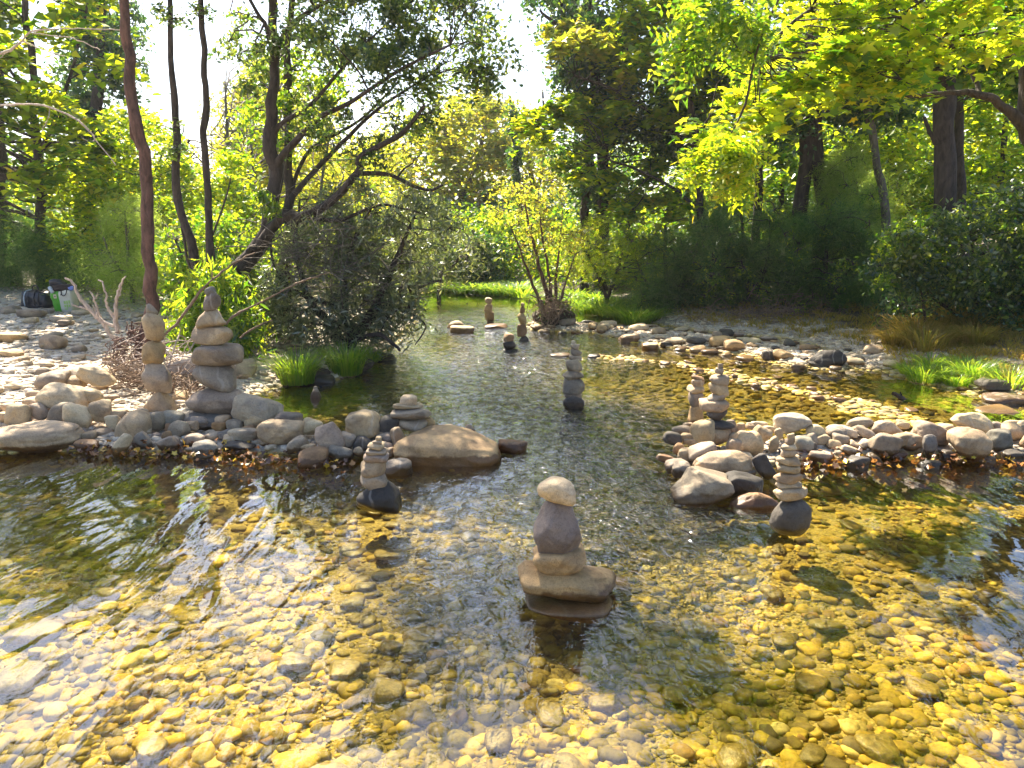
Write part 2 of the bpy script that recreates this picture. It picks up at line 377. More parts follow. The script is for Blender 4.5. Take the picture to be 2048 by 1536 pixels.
def terrain(x, y):
    P = np.stack([x, y], -1)
    bed = -.13 + .03 * fbm(x * 1.1, y * 1.1, seed=3) + .012 * fbm(x * 5, y * 5, seed=9)
    bed = bed - .04 * sstep(2.8, 4.5, y) * sstep(5.2, 4.4, y)
    bed = bed + .06 * sstep(.9, 1.8, x) * sstep(5.4, 6.2, y)             # shallows on the right above the dam
    bed = bed + .035 * sstep(8.5, 10, y)
    bl = sdist(P, LEFT); br = sdist(P, RIGHT)
    lz = .05 + .05 * np.clip(bl, 0, 6) + .02 * np.clip(bl - 6, 0, 60) + .03 * fbm(x * .8, y * .8, seed=5)
    rz = .06 + .10 * np.clip(br, 0, 5) + .06 * np.clip(br - 5, 0, 60) + .05 * fbm(x * .7, y * .7, seed=6)
    z = bed + (lz - bed) * sstep(-.35, .30, bl)
    z = z + (rz - z) * sstep(-.35, .35, br)
    for line, hgt, w in ((BAR1, .035, .62), (BAR2, -.012, .30)):
        d = seg_dist(P, line, False)
        z = np.maximum(z, z + (hgt - z) * sstep(w * 1.7, w * .3, d + .12 * fbm(x * 3, y * 3, seed=8)))
    for line, hgt in ((DAM_L, .05), (DAM_R, .045)):
        d = seg_dist(P, line, False)
        z = np.maximum(z, z + (hgt - z) * sstep(.42, .10, d + .04 * fbm(x * 4, y * 4, seed=2)))
    return z
def axis(lo, hi, fine_lo, fine_hi, step, grow=1.06):
    a = list(np.arange(fine_lo, fine_hi, step)); s = step; v = fine_hi
    while v < hi: a.append(v); s *= grow; v += s
    a.append(hi); s = step; v = fine_lo - step
    while v > lo: a.insert(0, v); s *= grow; v -= s
    a.insert(0, lo); return np.array(a)
gx = axis(-160, 160, -5.5, 6.0, .035); gy = axis(-30, 400, 1.0, 7.5, .035, 1.03)
GX, GY = np.meshgrid(gx, gy)
GZ = terrain(GX, GY)
nY, nX = GX.shape
idx = np.arange(nX * nY).reshape(nY, nX)
Fg = np.stack([idx[:-1, :-1], idx[:-1, 1:], idx[1:, 1:], idx[1:, :-1]], -1).reshape(-1, 4)
gme = mesh_np('ground', np.stack([GX, GY, GZ], -1).reshape(-1, 3), Fg)
PP = np.stack([GX, GY], -1)
soil = np.maximum(sstep(.5, 1.4, sdist(PP, RIGHT) + .3 * fbm(GX * 2, GY * 2, seed=4)), sstep(.5, 1.2, sdist(PP, LEFT) + .3 * fbm(GX * 2, GY * 2, seed=4)) * sstep(-2.6, -1.9, GX + .25 * (GY - 7)))
soil = np.maximum(soil, sstep(13, 15, GY))
at_ = gme.attributes.new('soil', 'FLOAT', 'POINT'); at_.data.foreach_set('value', soil.ravel().astype(np.float32))
tag(link('ground', gme, M['ground']), 'stony creek bed and banks of gravel and soil', 'ground', kind='structure')
def gz(x, y): return float(terrain(np.array([x]), np.array([y]))[0])

# ---------------------------------------------------------------- the water
nr, nc = 640, 560
yy = 1.0 * (19.0 / 1.0) ** np.linspace(0, 1, nr)
uu = np.linspace(-1, 1, nc)
WY = np.repeat(yy[:, None], nc, 1); WX = uu[None, :] * (WY * .78 + 1.6)
# the current: a fast tongue through the gap that fans out over the pool
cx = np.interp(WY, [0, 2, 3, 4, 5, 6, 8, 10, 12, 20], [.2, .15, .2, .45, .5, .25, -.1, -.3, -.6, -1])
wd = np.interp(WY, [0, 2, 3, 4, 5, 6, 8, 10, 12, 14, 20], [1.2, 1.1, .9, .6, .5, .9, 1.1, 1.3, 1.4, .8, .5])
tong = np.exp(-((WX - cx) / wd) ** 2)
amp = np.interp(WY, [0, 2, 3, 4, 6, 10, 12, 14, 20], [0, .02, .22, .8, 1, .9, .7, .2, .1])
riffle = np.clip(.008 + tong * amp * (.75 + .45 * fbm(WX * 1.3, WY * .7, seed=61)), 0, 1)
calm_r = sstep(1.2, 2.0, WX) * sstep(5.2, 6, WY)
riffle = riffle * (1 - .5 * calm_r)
streak = np.exp(-((WX + .95) / .75) ** 2) * sstep(4.4, 3.4, WY)
Z = (.007 + .010 * np.exp(-((WX + 1.1) / .8) ** 2) * sstep(4.6, 3.2, WY)) * fbm(WX * 1.6 + .35 * WY, WY * .42, seed=31, o=2) * (1 + .5 * tong) * np.interp(WY, [0, 5, 12, 20], [1, .8, .4, .2])
Z += .006 * fbm(WX * 5.5 + 1.2 * vnoise(WX * 2, WY * 1.2, seed=5), WY * 1.7, seed=41, o=3) * (.12 + .9 * riffle)
Z += .0065 * fbm(WX * 9 + .8 * vnoise(WX * 3, WY * 3, seed=7), WY * 6, seed=51, o=2) * riffle
uw = WX + .55 + .10 * WY + .10 * vnoise(WX * 1.5, WY * 1.1, seed=71)        # long smooth folds of the slow water at front left
Z += .0075 * np.sin(uw * 2 * math.pi / .34 + 1.5 * vnoise(WX * 2, WY * .8, seed=72)) * np.exp(-((WX + .95) / .6) ** 2) * sstep(4.2, 3.0, WY) * sstep(-.9, .3, fbm(WX * 2, WY * .9, seed=73))
idx = np.arange(nr * nc).reshape(nr, nc)
Fw = np.stack([idx[:-1, :-1], idx[:-1, 1:], idx[1:, 1:], idx[1:, :-1]], -1).reshape(-1, 4)
wme = mesh_np('water', np.stack([WX, WY, Z], -1).reshape(-1, 3), Fw)
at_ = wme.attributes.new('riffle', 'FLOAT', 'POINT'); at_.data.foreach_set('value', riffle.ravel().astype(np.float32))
at_ = wme.attributes.new('streak', 'FLOAT', 'POINT'); at_.data.foreach_set('value', streak.ravel().astype(np.float32))
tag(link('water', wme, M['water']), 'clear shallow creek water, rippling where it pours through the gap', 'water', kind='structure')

# ---------------------------------------------------------------- stone shapes
ICO = {}
def ico(lv):
    if lv not in ICO:
        bm = bmesh.new(); bmesh.ops.create_icosphere(bm, subdivisions=lv, radius=1)
        bm.verts.ensure_lookup_table()
        V = np.array([v.co[:] for v in bm.verts]); V /= np.linalg.norm(V, axis=1)[:, None]
        F = np.array([[v.index for v in f.verts] for f in bm.faces]); bm.free(); ICO[lv] = (V, F)
    return ICO[lv]
def stone_shape(lv, seed, p=7, planes=12, rough=.03, prof=None, flat=0.0):
    """a worn stone filling the box [-1,1]^3: a rounded solid cut by random facets; prof = [(height, left, right)] narrows it"""
    rg = np.random.default_rng(seed); V, F = ico(lv)
    N = rg.normal(size=(planes, 3)); N /= np.linalg.norm(N, axis=1)[:, None]
    N = np.vstack([N, np.eye(3), -np.eye(3)]); h = np.concatenate([rg.uniform(.86, 1.12, planes), rg.uniform(.93, 1.07, 6)])
    s = (np.maximum(0, V @ N.T) / h) ** p
    v = V / (s.sum(1) ** (1 / p))[:, None]
    v = v * (1 + rough * fbm(v[:, 0] * 1.6 + seed, v[:, 1] * 1.6, v[:, 2] * 1.6, seed=seed % 97, o=3))[:, None]
    lo = v.min(0); hi = v.max(0); v = (v - lo) / (hi - lo) * 2 - 1
    if prof:
        t = np.array([q[0] for q in prof]); L = np.interp(v[:, 2], t, [q[1] for q in prof]); R = np.interp(v[:, 2], t, [q[2] for q in prof])
        bz = np.linspace(-1, 1, 15); el = np.ones(15); er = np.ones(15)      # how far the plain solid reaches at each height
        for k, b in enumerate(bz):
            near = np.abs(v[:, 2] - b) < .11; el[k] = max(.3, -v[near, 0].min()); er[k] = max(.3, v[near, 0].max())
        mid = (R - L) / 2; hw = (R + L) / 2
        xl = np.interp(v[:, 2], bz, el); xr = np.interp(v[:, 2], bz, er)
        u = np.where(v[:, 0] < 0, v[:, 0] / xl, v[:, 0] / xr)
        cap = np.clip((1 - np.abs(v[:, 2])) / .10, 0, 1) ** .5      # keep the two ends rounded over
        v[:, 0] = mid + hw * u * (.55 + .45 * cap)
        v[:, 1] *= (.35 + .65 * np.clip(hw, 0, 1.2))
    return v, F
STC = dict(slate=(.21, .175, .165), rust=(.42, .29, .145), tan=(.45, .35, .23), pale=(.58, .47, .32), grey=(.36, .30, .235), blue=(.24, .22, .195), dark=(.09, .08, .075), brown=(.31, .19, .10),
           white=(.64, .56, .46), purple=(.30, .25, .21), warm=(.46, .33, .17), black=(.04, .035, .035))
CW = dict(slate='slate purple', rust='rusty brown', tan='tan', pale='pale cream', grey='grey', blue='blue-grey', dark='dark grey', brown='brown', white='whitish', purple='purplish grey', warm='warm tan', black='black wet')
_seed = [100]
def stone(name, c, dims, tilt=0.0, col='tan', yaw=0.0, lv=4, p=None, prof=None, rough=.03, label=None, group=None, cat='stone', seed=None, planes=12):
    _seed[0] += 1; seed = _seed[0] if seed is None else seed
    if p is None: p = [6, 7, 9, 12, 8][seed % 5]
    v, F = stone_shape(lv, seed, p, planes, rough, prof)
    v = v * (np.asarray(dims) / 2)
    R = np.array(Euler((0, 0, yaw)).to_matrix()); v = v @ R.T
    R = np.array(Euler((0, -tilt, 0)).to_matrix()); v = v @ R.T         # tilt: positive lifts the right end
    rg = np.random.default_rng(seed + 5); k = rg.uniform(.88, 1.12)
    cc = tuple(min(.85, x * k * rg.uniform(.97, 1.03)) for x in STC[col])
    me = mesh_np(name, v, F)
    o = link(name, me, M['stone'], loc=tuple(c), color=cc)
    tag(o, label, cat, group)
    return o

# ---------------------------------------------------------------- the cairns: each stone lies on the one below it
ORD = ['topmost', 'second', 'third', 'fourth', 'fifth', 'sixth', 'seventh', 'eighth', 'ninth', 'tenth']
def cairn(where, grp, Y, stones, base_word='bottom'):
    """stones top to bottom: (px, py, w, h, colour, tilt_deg[, profile[, p]]) in photo pixels at distance Y"""
    n = len(stones)
    for i, s in enumerate(stones):
        px, py, w, h, col, tl = s[:6]; prof = s[6] if len(s) > 6 else None; p = s[7] if len(s) > 7 else None; dims = s[8] if len(s) > 8 else None
        m = mpp(py, Y); c = at_y(px, py, Y)
        shape = 'flat' if w > 2.0 * h else ('egg-shaped' if h > w else 'rounded')
        if i == 0: lab = f'{CW[col]} {shape} stone on top of {where}'
        elif i == n - 1: lab = f'{CW[col]} {shape} stone at the {base_word} of {where}'
        else: lab = f'{CW[col]} {shape} stone, {ORD[i]} from top in {where}'; lab = ' '.join(lab.split()[:16])
        lv = 5 if w > 60 else 4
        sa = math.sin(math.atan2(CAM_H - c[2], Y)); dep = dims[1] if dims else min(w * .82, .70 * h / max(sa, .05))
        stone('cairn_stone', c, (w * m, dep * m, (dims[0] if dims else h * 1.08) * m), math.radians(tl), col, lv=lv, prof=prof, p=p, label=lab, group=grp, rough=.06)
TRAP = [(-1, .90, .92), (-.55, 1, 1), (0, .82, .84), (.45, .62, .62), (.85, .5, .5), (1, .42, .42)]
CONE = [(-1, .95, .95), (-.5, 1, 1), (.2, .8, .7), (.7, .5, .45), (1, .22, .2)]
INV = [(-1, .12, .2), (-.6, .42, .42), (-.1, .82, .78), (.35, 1, 1), (1, .86, .9)]
PEAKR = [(-1, 1, 1), (-.4, .98, .96), (.1, .9, .85), (.5, .45, .72), (1, -.15, .45)]
LUMP = [(-1, .35, .75), (-.5, .55, 1), (0, .8, .95), (.4, 1, .9), (1, .7, .35)]
cairn('the large cairn in the front pool', 'front pool cairn', 2.93, [
    (1113.5, 980, 78, 47, 'pale', -5, None, 5),
    (1116, 1055, 102, 102, 'slate', 0, [(-1, .92, .96), (-.6, 1, 1), (-.1, .98, .88), (.3, .78, .76), (.7, .62, .60), (1, .50, .46)], 9),
    (1118, 1124, 109, 60, 'warm', -2, [(-1, .22, .30), (-.6, .5, .52), (-.1, .86, .84), (.35, 1, 1), (1, .92, .94)], 9),
    (1136, 1158, 206, 50, 'rust', -8, [(-1, .9, .8), (0, 1, 1), (1, .86, .9)], 16, (46, 116))])
# lower slabs of the same cairn, awash
stone('cairn_stone', at_y(1208, 1172, 3.06), (.22, .22, .05), math.radians(-6), 'rust', p=9, lv=5, label='yellow-brown slab leaning out right from under the large front cairn', group='front pool cairn')
stone('cairn_stone', at_y(1140, 1206, 2.87), (.36, .26, .05), math.radians(-2), 'rust', p=9, lv=5, label='submerged flat slab that carries the large front cairn', group='front pool cairn')
cairn('the nine-stone cairn at front right', 'front right cairn', 3.52, [
    (1582, 873, 16, 12, 'tan', 10), (1581, 882, 19, 17, 'grey', 0), (1577, 893.5, 31, 11, 'pale', 0), (1577, 906, 28, 17, 'grey', 0), (1575, 920.5, 47, 15, 'tan', 0, None, 9),
    (1575, 936.5, 49, 18, 'tan', -2), (1576, 954.5, 50, 20, 'tan', 0), (1577, 970, 52, 13, 'grey', 0), (1582.6, 986, 68, 25, 'tan', 0), (1582.6, 1034, 78, 76, 'dark', 0, [(-1, .8, .8), (-.5, 1, 1), (0, .98, 1), (.6, .75, .85), (1, .35, .5)], 5)])
cairn('the flat-topped cairn at front left', 'front left cairn', 3.9, [
    (757, 878, 12, 10, 'tan', 0), (754.6, 886, 21, 11, 'grey', -4, None, 10), (752, 891, 33, 13, 'pale', -4), (753, 903.6, 42, 14, 'grey', 0, None, 10), (752, 914, 51, 17, 'grey', 0),
    (746, 936, 54, 34, 'tan', 10), (747, 960, 57, 36, 'grey', 18, LUMP), (757, 992, 90, 66, 'black', 0, PEAKR, 10)])
cairn('the leaning cairn on the left heap', 'leaning left cairn', 5.75, [
    (300.5, 619.5, 20, 24, 'grey', 20, CONE), (304.8, 654.5, 49, 53, 'tan', -20, LUMP), (307, 706, 42, 45, 'warm', 0, None, 9), (317, 755, 54, 57, 'grey', -10), (320, 809, 62, 54, 'tan', 0, CONE)])
cairn('the tall wide cairn on the left slab', 'tall left cairn', 5.55, [
    (421, 583, 20, 17, 'blue', 20), (424, 603, 31, 36, 'purple', 0), (423.5, 636, 58, 36, 'tan', 0, CONE, 6), (426, 669.5, 74, 34, 'tan', -3), (435, 710.5, 97, 43, 'grey', -2, None, 8),
    (433, 754, 85, 49, 'purple', -10), (439, 800.5, 113, 52, 'grey', 3, [(-1, .3, .8), (-.3, .85, 1), (.3, 1, .98), (.7, .8, .85), (1, .3, .6)]), (432, 836, 148, 46, 'blue', 0, None, 8)])
cairn('the flat-stone cairn on the boulder', 'boulder cairn', 5.0, [
    (817, 804, 35, 25, 'pale', -5, None, 10), (816, 812, 60, 12, 'pale', -3), (822, 827, 80, 21, 'purple', 3), (825, 849, 60, 23, 'grey', 0)])
stone('cairn_stone', at_y(856, 845, 5.08), (.10, .10, .08), 0.1, 'warm', label='yellowish wedge stone on the right under the boulder cairn', group='boulder cairn')
cairn('the tall cairn on the right dam', 'right dam cairn', 4.85, [
    (1440.6, 733, 10, 12, 'grey', 0), (1439, 742, 18, 12, 'grey', -15), (1438, 759, 37, 20, 'grey', -5), (1437, 778.6, 38, 25, 'tan', 0), (1433, 795.5, 39, 16, 'grey', 12),
    (1429, 809, 58, 24, 'tan', 0), (1434, 831, 42, 25, 'dark', 5, INV, 9), (1435, 849, 66, 17, 'dark', -4), (1429, 869, 68, 40, 'tan', 0, [(-1, .55, .6), (-.3, .95, .95), (.4, 1, .98), (1, .8, .8)])])
cairn('the short boxy cairn behind the right dam', 'boxy right cairn', 5.55, [
    (1396, 756, 24, 8, 'brown', -8), (1396, 766, 27, 16, 'grey', 0), (1391, 779, 36, 16, 'tan', 0, None, 10), (1392, 800, 29, 29, 'purple', 0, None, 14), (1392.5, 829, 32, 36, 'warm', 0, [(-1, 1, 1), (0, .9, .85), (1, .8, .7)], 12)])
cairn('the nine-stone cairn standing in midstream', 'midstream cairn', 6.15, [
    (1147, 684.5, 8, 8, 'white', 0), (1150, 693, 19, 10, 'grey', -8), (1151, 705, 23, 15, 'purple', -35), (1151, 716, 26, 12, 'grey', 0), (1147.6, 731, 31, 26, 'grey', 15),
    (1146, 751, 44, 22, 'grey', 0, [(-1, .3, .3), (0, 1, 1), (1, .3, .5)]), (1147.6, 772.5, 44, 32, 'purple', -8), (1146, 791, 35, 13, 'grey', 0), (1147, 807, 43, 34, 'dark', 0, None, 9)])
cairn('the far four-stone cairn by the still pool', 'far pool cairn', 11.3, [
    (977, 601, 15, 12, 'pale', -15), (977, 616, 16, 16, 'tan', -10), (979, 632, 19, 20, 'warm', 0), (981, 645, 16, 9, 'grey', 0)])
cairn('the far slender cairn by the stemmed shrub', 'far slender cairn', 9.75, [
    (1045.5, 609, 8, 7, 'tan', 0), (1045, 620, 11, 15, 'brown', 0), (1044, 638, 19, 24, 'warm', 0, LUMP), (1044, 661, 21, 24, 'brown', 0, None, 9), (1049, 682, 28, 22, 'dark', 0, CONE)])
cairn('the short dark cairn in the fast water', 'short dark cairn', 8.95, [
    (1018, 675, 22, 17, 'brown', 0), (1019, 691, 26, 18, 'dark', 0, None, 9), (1021, 702, 31, 12, 'black', 0)])
cairn('the pointed pair in the backwater', 'backwater pair', 6.5, [(631, 776, 8, 7, 'blue', 0), (632.5, 793, 25, 36, 'grey', 0, CONE)])

# the big boulder at the gap
stone('boulder', at_y(898, 915, 4.85), (.70, .52, .37), math.radians(-5), 'warm', lv=6, p=6, rough=.07, cat='boulder', seed=77,
      prof=[(-1, .6, .75), (-.5, .85, 1), (0, .97, .98), (.35, 1, .97), (.7, .96, .90), (1, .80, .55)], label='big smooth tan boulder with a damp brown base beside the gap')
# ---------------------------------------------------------------- the dam: hand-laid stones either side of the gap, each one its own
def front_line(px):
    return np.interp(px, [-60, 0, 150, 200, 400, 650, 800, 890, 925, 1000, 1060, 1290, 1340, 1450, 1530, 1600, 1750, 2100],
                     [900, 902, 905, 915, 928, 948, 958, 940, 885, 908, 910, 960, 1008, 1022, 1010, 955, 938, 936])
DAM = []
def dam(sc, ox, oy, rows):
    for r in rows:
        x, y, w, h, col = r[:5]; tl = r[5] if len(r) > 5 else 0; p = r[6] if len(r) > 6 else None; prof = r[7] if len(r) > 7 else None
        DAM.append((ox + x / sc, oy + y / sc, w / sc, h / sc, col, tl, p, prof))
Z1, Z2, Z3, Z4 = (3.012, 0, 520), (3.012, 560, 560), (3.839, 1300, 720), (4.571, 1600, 760)
dam(*Z1, [(310, 735, 200, 120, 'grey', 10), (445, 735, 120, 75, 'tan'), (585, 705, 190, 110, 'pale', -15, 10), (400, 825, 270, 150, 'pale', -22, 9), (540, 815, 140, 80, 'tan', -10), (215, 815, 120, 65, 'tan'),
  (200, 862, 130, 70, 'pale', 8), (118, 935, 135, 135, 'tan'), (235, 912, 95, 112, 'grey', 25), (380, 915, 155, 130, 'grey', -10), (472, 945, 165, 150, 'pale', -15, 8), (605, 912, 130, 130, 'tan'),
  (55, 890, 75, 60, 'tan'), (15, 955, 90, 80, 'tan'), (292, 1000, 185, 62, 'tan'), (148, 1030, 180, 48, 'pale'), (690, 985, 85, 105, 'pale', 10), (810, 992, 180, 160, 'tan', -8, 9), (700, 930, 130, 62, 'tan'),
  (938, 972, 112, 112, 'grey'), (1020, 950, 160, 85, 'blue', 8), (1082, 1010, 125, 92, 'grey'), (850, 1032, 125, 62, 'pale'), (525, 1070, 135, 72, 'tan', 15), (532, 1122, 135, 82, 'brown'), (612, 1045, 120, 60, 'tan'),
  (735, 1115, 80, 165, 'pale', -38, 7), (858, 1095, 115, 122, 'blue', 0, 9, CONE), (945, 1065, 62, 46, 'grey'), (1005, 1062, 62, 62, 'brown'), (1020, 1110, 118, 90, 'grey', 18), (1275, 1065, 120, 52, 'grey', 8),
  (1362, 1060, 85, 70, 'blue', 20), (1240, 1138, 145, 98, 'blue', 5), (1480, 1056, 185, 88, 'grey'), (1440, 1122, 195, 52, 'dark'), (1690, 1036, 255, 132, 'tan', -5), (1545, 967, 135, 82, 'tan', 8),
  (1740, 960, 155, 95, 'purple', -15, 11), (1885, 1006, 122, 92, 'pale', -12, 11), (1795, 1110, 130, 90, 'grey', 15), (1850, 1130, 112, 52, 'pale'), (1805, 1052, 55, 36, 'warm'), (1990, 1075, 140, 180, 'grey', 28, 9),
  (1888, 1195, 172, 120, 'brown'), (1170, 1085, 130, 75, 'grey', 8), (1600, 905, 60, 40, 'tan'), (1150, 1000, 90, 60, 'tan'), (1610, 1090, 90, 55, 'grey', -5), (770, 1025, 60, 50, 'tan')])
dam(*Z1, [(1560, 905, 280, 150, 'grey', -14, 6)])
dam(*Z2, [(395, 968, 112, 102, 'grey', -20), (500, 985, 105, 82, 'dark'), (365, 1045, 152, 82, 'blue', -8), (470, 1036, 62, 62, 'tan'), (655, 875, 125, 118, 'dark', -15, 9), (710, 948, 80, 120, 'tan', 25), (648, 960, 62, 62, 'purple'),
  (660, 1040, 75, 60, 'tan', 20), (648, 1000, 75, 52, 'purple'), (712, 1135, 168, 112, 'purple', -5), (190, 890, 100, 80, 'pale'), (1000, 892, 90, 40, 'pale'), (498, 865, 210, 162, 'tan', -5, 6), (1140, 902, 72, 70, 'grey', 15, 7, CONE),
  (1400, 1008, 175, 82, 'brown', -5), (250, 935, 70, 70, 'pale', 20), (560, 1060, 80, 60, 'tan'), (600, 930, 60, 50, 'tan')])
dam(*Z3, [(175, 602, 135, 98, 'dark', -10), (248, 542, 155, 68, 'grey', 5), (290, 502, 85, 42, 'tan'), (282, 602, 98, 78, 'tan'), (322, 626, 132, 54, 'tan'), (222, 682, 92, 88, 'brown'), (282, 726, 135, 104, 'tan', 10),
  (400, 722, 215, 165, 'purple', 12), (560, 790, 435, 185, 'tan', 3, 7, [(-1, .7, .8), (-.3, 1, 1), (.3, .9, .95), (.75, .55, .7), (1, .0, .45)]), (200, 812, 165, 92, 'purple', 12), (240, 840, 155, 110, 'purple', 20),
  (392, 965, 450, 262, 'grey', -3, 8, [(-1, .95, .95), (-.4, 1, 1), (.1, .75, 1), (.5, .6, .95), (1, .5, -.1)]), (690, 965, 360, 175, 'black', -12), (795, 1090, 385, 165, 'brown', 0, 7, [(-1, 1, 1), (0, .85, .95), (.6, .4, .6), (1, .1, .2)]),
  (872, 820, 115, 215, 'dark', 32, 9), (668, 662, 155, 115, 'grey', -12), (775, 640, 195, 180, 'tan'), (860, 572, 135, 115, 'tan', -25), (920, 532, 112, 55, 'pale', -10), (842, 490, 125, 42, 'pale'), (692, 520, 75, 72, 'tan'),
  (712, 572, 95, 62, 'grey'), (632, 505, 62, 112, 'grey', 20), (640, 592, 75, 65, 'tan'), (770, 515, 70, 40, 'tan'), (740, 745, 90, 70, 'pale'), (770, 500, 60, 40, 'grey'),
  (1085, 475, 282, 155, 'white', 6, 7), (950, 642, 75, 122, 'tan', -8), (990, 570, 62, 95, 'tan', 25), (405, 560, 180, 190, 'tan', 0, 6), (130, 760, 150, 60, 'brown', -10), (620, 540, 60, 60, 'tan')])
dam(*Z4, [(150, 480, 195, 140, 'pale', -22, 8), (188, 545, 155, 98, 'tan', 10), (385, 465, 272, 95, 'white', -13), (548, 397, 240, 108, 'grey', 8), (600, 490, 200, 95, 'grey', -22), (800, 440, 315, 142, 'grey', -8, 7, [(-1, 1, 1), (-.2, 1, .95), (.4, .8, .5), (1, .3, .1)]),
  (310, 590, 145, 85, 'tan', -10), (372, 545, 170, 100, 'purple', -8), (590, 592, 112, 95, 'white', 5, 11), (770, 590, 255, 205, 'grey', -10), (525, 612, 155, 62, 'pale', -32), (460, 650, 205, 85, 'pale', -20), (190, 720, 215, 125, 'purple', -10, 9),
  (512, 772, 205, 155, 'dark', 0, 10), (682, 730, 165, 85, 'blue', -35), (895, 560, 155, 150, 'tan', 0, 9), (1030, 572, 155, 165, 'pale', -5, 9), (1205, 490, 320, 200, 'grey', -15), (1180, 610, 150, 225, 'blue', 0, 8, [(-1, .25, .35), (-.4, .55, .6), (.3, .9, .95), (1, .8, .7)]),
  (1545, 592, 365, 295, 'tan', -8, 6, [(-1, .1, .55), (-.6, .5, .85), (0, .95, 1), (.5, 1, .95), (1, .6, .5)]), (1602, 392, 485, 190, 'pale', -14, 7, [(-1, .3, 1), (-.3, .9, .98), (.4, .8, .6), (1, .35, .15)]), (1832, 552, 225, 205, 'blue', 5),
  (1930, 475, 185, 165, 'tan'), (1940, 402, 160, 75, 'pale'), (2045, 440, 130, 140, 'grey'), (1940, 712, 175, 130, 'dark', 5), (1180, 790, 185, 112, 'black', 10), (905, 690, 130, 85, 'brown', 0, 12), (35, 590, 170, 150, 'blue'),
  (350, 640, 80, 60, 'tan'), (90, 610, 120, 90, 'dark'), (1345, 440, 150, 80, 'pale'), (2150, 560, 220, 200, 'tan'), (2230, 420, 200, 140, 'grey'), (1350, 690, 130, 100, 'dark'), (1720, 740, 120, 90, 'grey'), (660, 860, 90, 60, 'brown')])
# extra fist-size stones chinked in behind and between
rgd = random.Random(12)
for k in range(26):
    px = rgd.uniform(180, 780) if k % 2 else rgd.uniform(1380, 2080)
    DAM.append((px, front_line(px) - rgd.uniform(52, 100), rgd.uniform(22, 40), rgd.uniform(15, 27), rgd.choice(['tan', 'grey', 'pale', 'brown', 'purple']), rgd.uniform(-20, 20), 7, None))
ZONES = [(-100, 75, 'at the left end of the heap'), (75, 165, 'in the heap left of the roots'), (165, 262, 'in front of the root clump'), (262, 355, 'around the leaning cairn'), (355, 445, 'below the left side of the tall cairn'),
         (445, 560, 'below the right side of the tall cairn'), (560, 690, 'between the tall cairn and the round stone'), (690, 800, 'behind the small front-left cairn'), (800, 1200, 'beside the boulder'),
         (1200, 1395, 'at the gap end of the right dam'), (1395, 1480, 'under the right dam cairn'), (1480, 1560, 'left of the nine-stone front cairn'), (1560, 1650, 'behind the nine-stone front cairn'),
         (1650, 1760, 'right of the white loaf-shaped stone'), (1760, 1870, 'left of the tongue-shaped stone'), (1870, 1960, 'under the long cream capstone'), (1960, 2400, 'at the right end of the dam')]
def zone(px): return next(z[2] for z in ZONES if z[0] <= px < z[1])
def shape_word(w, h, tl):
    if w > 1.9 * h: return 'flat'
    if h > 1.15 * w: return 'upright'
    if abs(tl) > 20: return 'tilted'
    return 'rounded'
def size_word(w, h): return 'large' if max(w, h) > 60 else ('small' if max(w, h) < 33 else '')
cls = {}
for i, d in enumerate(DAM):
    cls.setdefault((zone(d[0]), CW[d[4]], shape_word(d[2], d[3], d[5]), size_word(d[2], d[3])), []).append(i)
dam_label = {}
for (zn, cw, sw, sz), ids in cls.items():
    ids.sort(key=lambda i: DAM[i][0])
    for k, i in enumerate(ids):
        cnt = '' if len(ids) == 1 else (['leftmost', 'second from left', 'third from left', 'fourth from left', 'fifth from left', 'sixth from left', 'seventh from left', 'eighth from left'][k] + ' ')
        s = f'{cnt}{sz} {cw} {sw} stone {zn}'; dam_label[i] = ' '.join(s.split())
for i, (px, py, w, h, col, tl, p, prof) in enumerate(DAM):
    yb = py + h * .5; f = float(front_line(px))
    Yf = at_z(px, f, 0)[1]
    Y = Yf + .62 * max(f - yb, -25) / 100 + .10
    m = mpp(py, Y); c = at_y(px, py, Y)
    dep = min(w * .85, max(h * 1.3, w * .55)) * m
    stone('dam_stone', c, (w * m * 1.04, dep, h * m * 1.06), math.radians(tl), col, lv=5 if w > 60 else 4, p=p, prof=prof, label=dam_label[i], group='stones of the dam', rough=.085)
# long flat boulder at the left edge, half in the water
stone('boulder', at_y(66, 876, 5.0), (.62, .42, .18), math.radians(2), 'pale', lv=6, p=6, rough=.06, cat='boulder', label='long low cream boulder at the left edge, half in the water')

# ---------------------------------------------------------------- single stones that stand out on the banks, bars and creek bed
def lone(px, py, w, h, col, label, z=None, name='stone', depth=.8, tl=0, p=7, prof=None, grp=None, bury=.0):
    yb = py + h * .45; zz = 0.0
    for _ in range(6):                                   # find where the stone's foot meets the ground
        q = at_z(px, yb, zz); zz = max(gz(q[0], q[1]), -.02) if z is None else z
    Y = q[1] + .3 * w * mpp(py, q[1]); m = mpp(py, Y); c = at_y(px, py, Y)
    if z is not None and z < -.01: c = at_z(px, py, z)
    c = c - np.array([0, 0, bury])
    return stone(name, c, (w * m, w * depth * m, max(h, w * .35 if z is not None else h) * m), math.radians(tl), col, p=p, prof=prof, lv=5 if w > 60 else 4, label=label, group=grp, rough=.05)
lone(914, 650, 42, 18, 'pale', 'low wedge-shaped stone with a red-brown end in the far riffle', prof=CONE)
lone(925, 660, 50, 18, 'tan', 'broad sunlit stone awash just below the far wedge stone')
lone(992, 654, 46, 12, 'pale', 'flat sunlit stone at the foot of the far four-stone cairn')
lone(1135, 645, 36, 17, 'grey', 'grey angular stone beside the stemmed shrub')
lone(1206, 655, 26, 15, 'pale', 'pale round stone right of the stemmed shrub')
lone(1125, 667, 18, 8, 'dark', 'small dark stone in the stony bar behind midstream cairn')
lone(1120, 712, 40, 12, 'grey', 'low grey stone left of the midstream cairn')
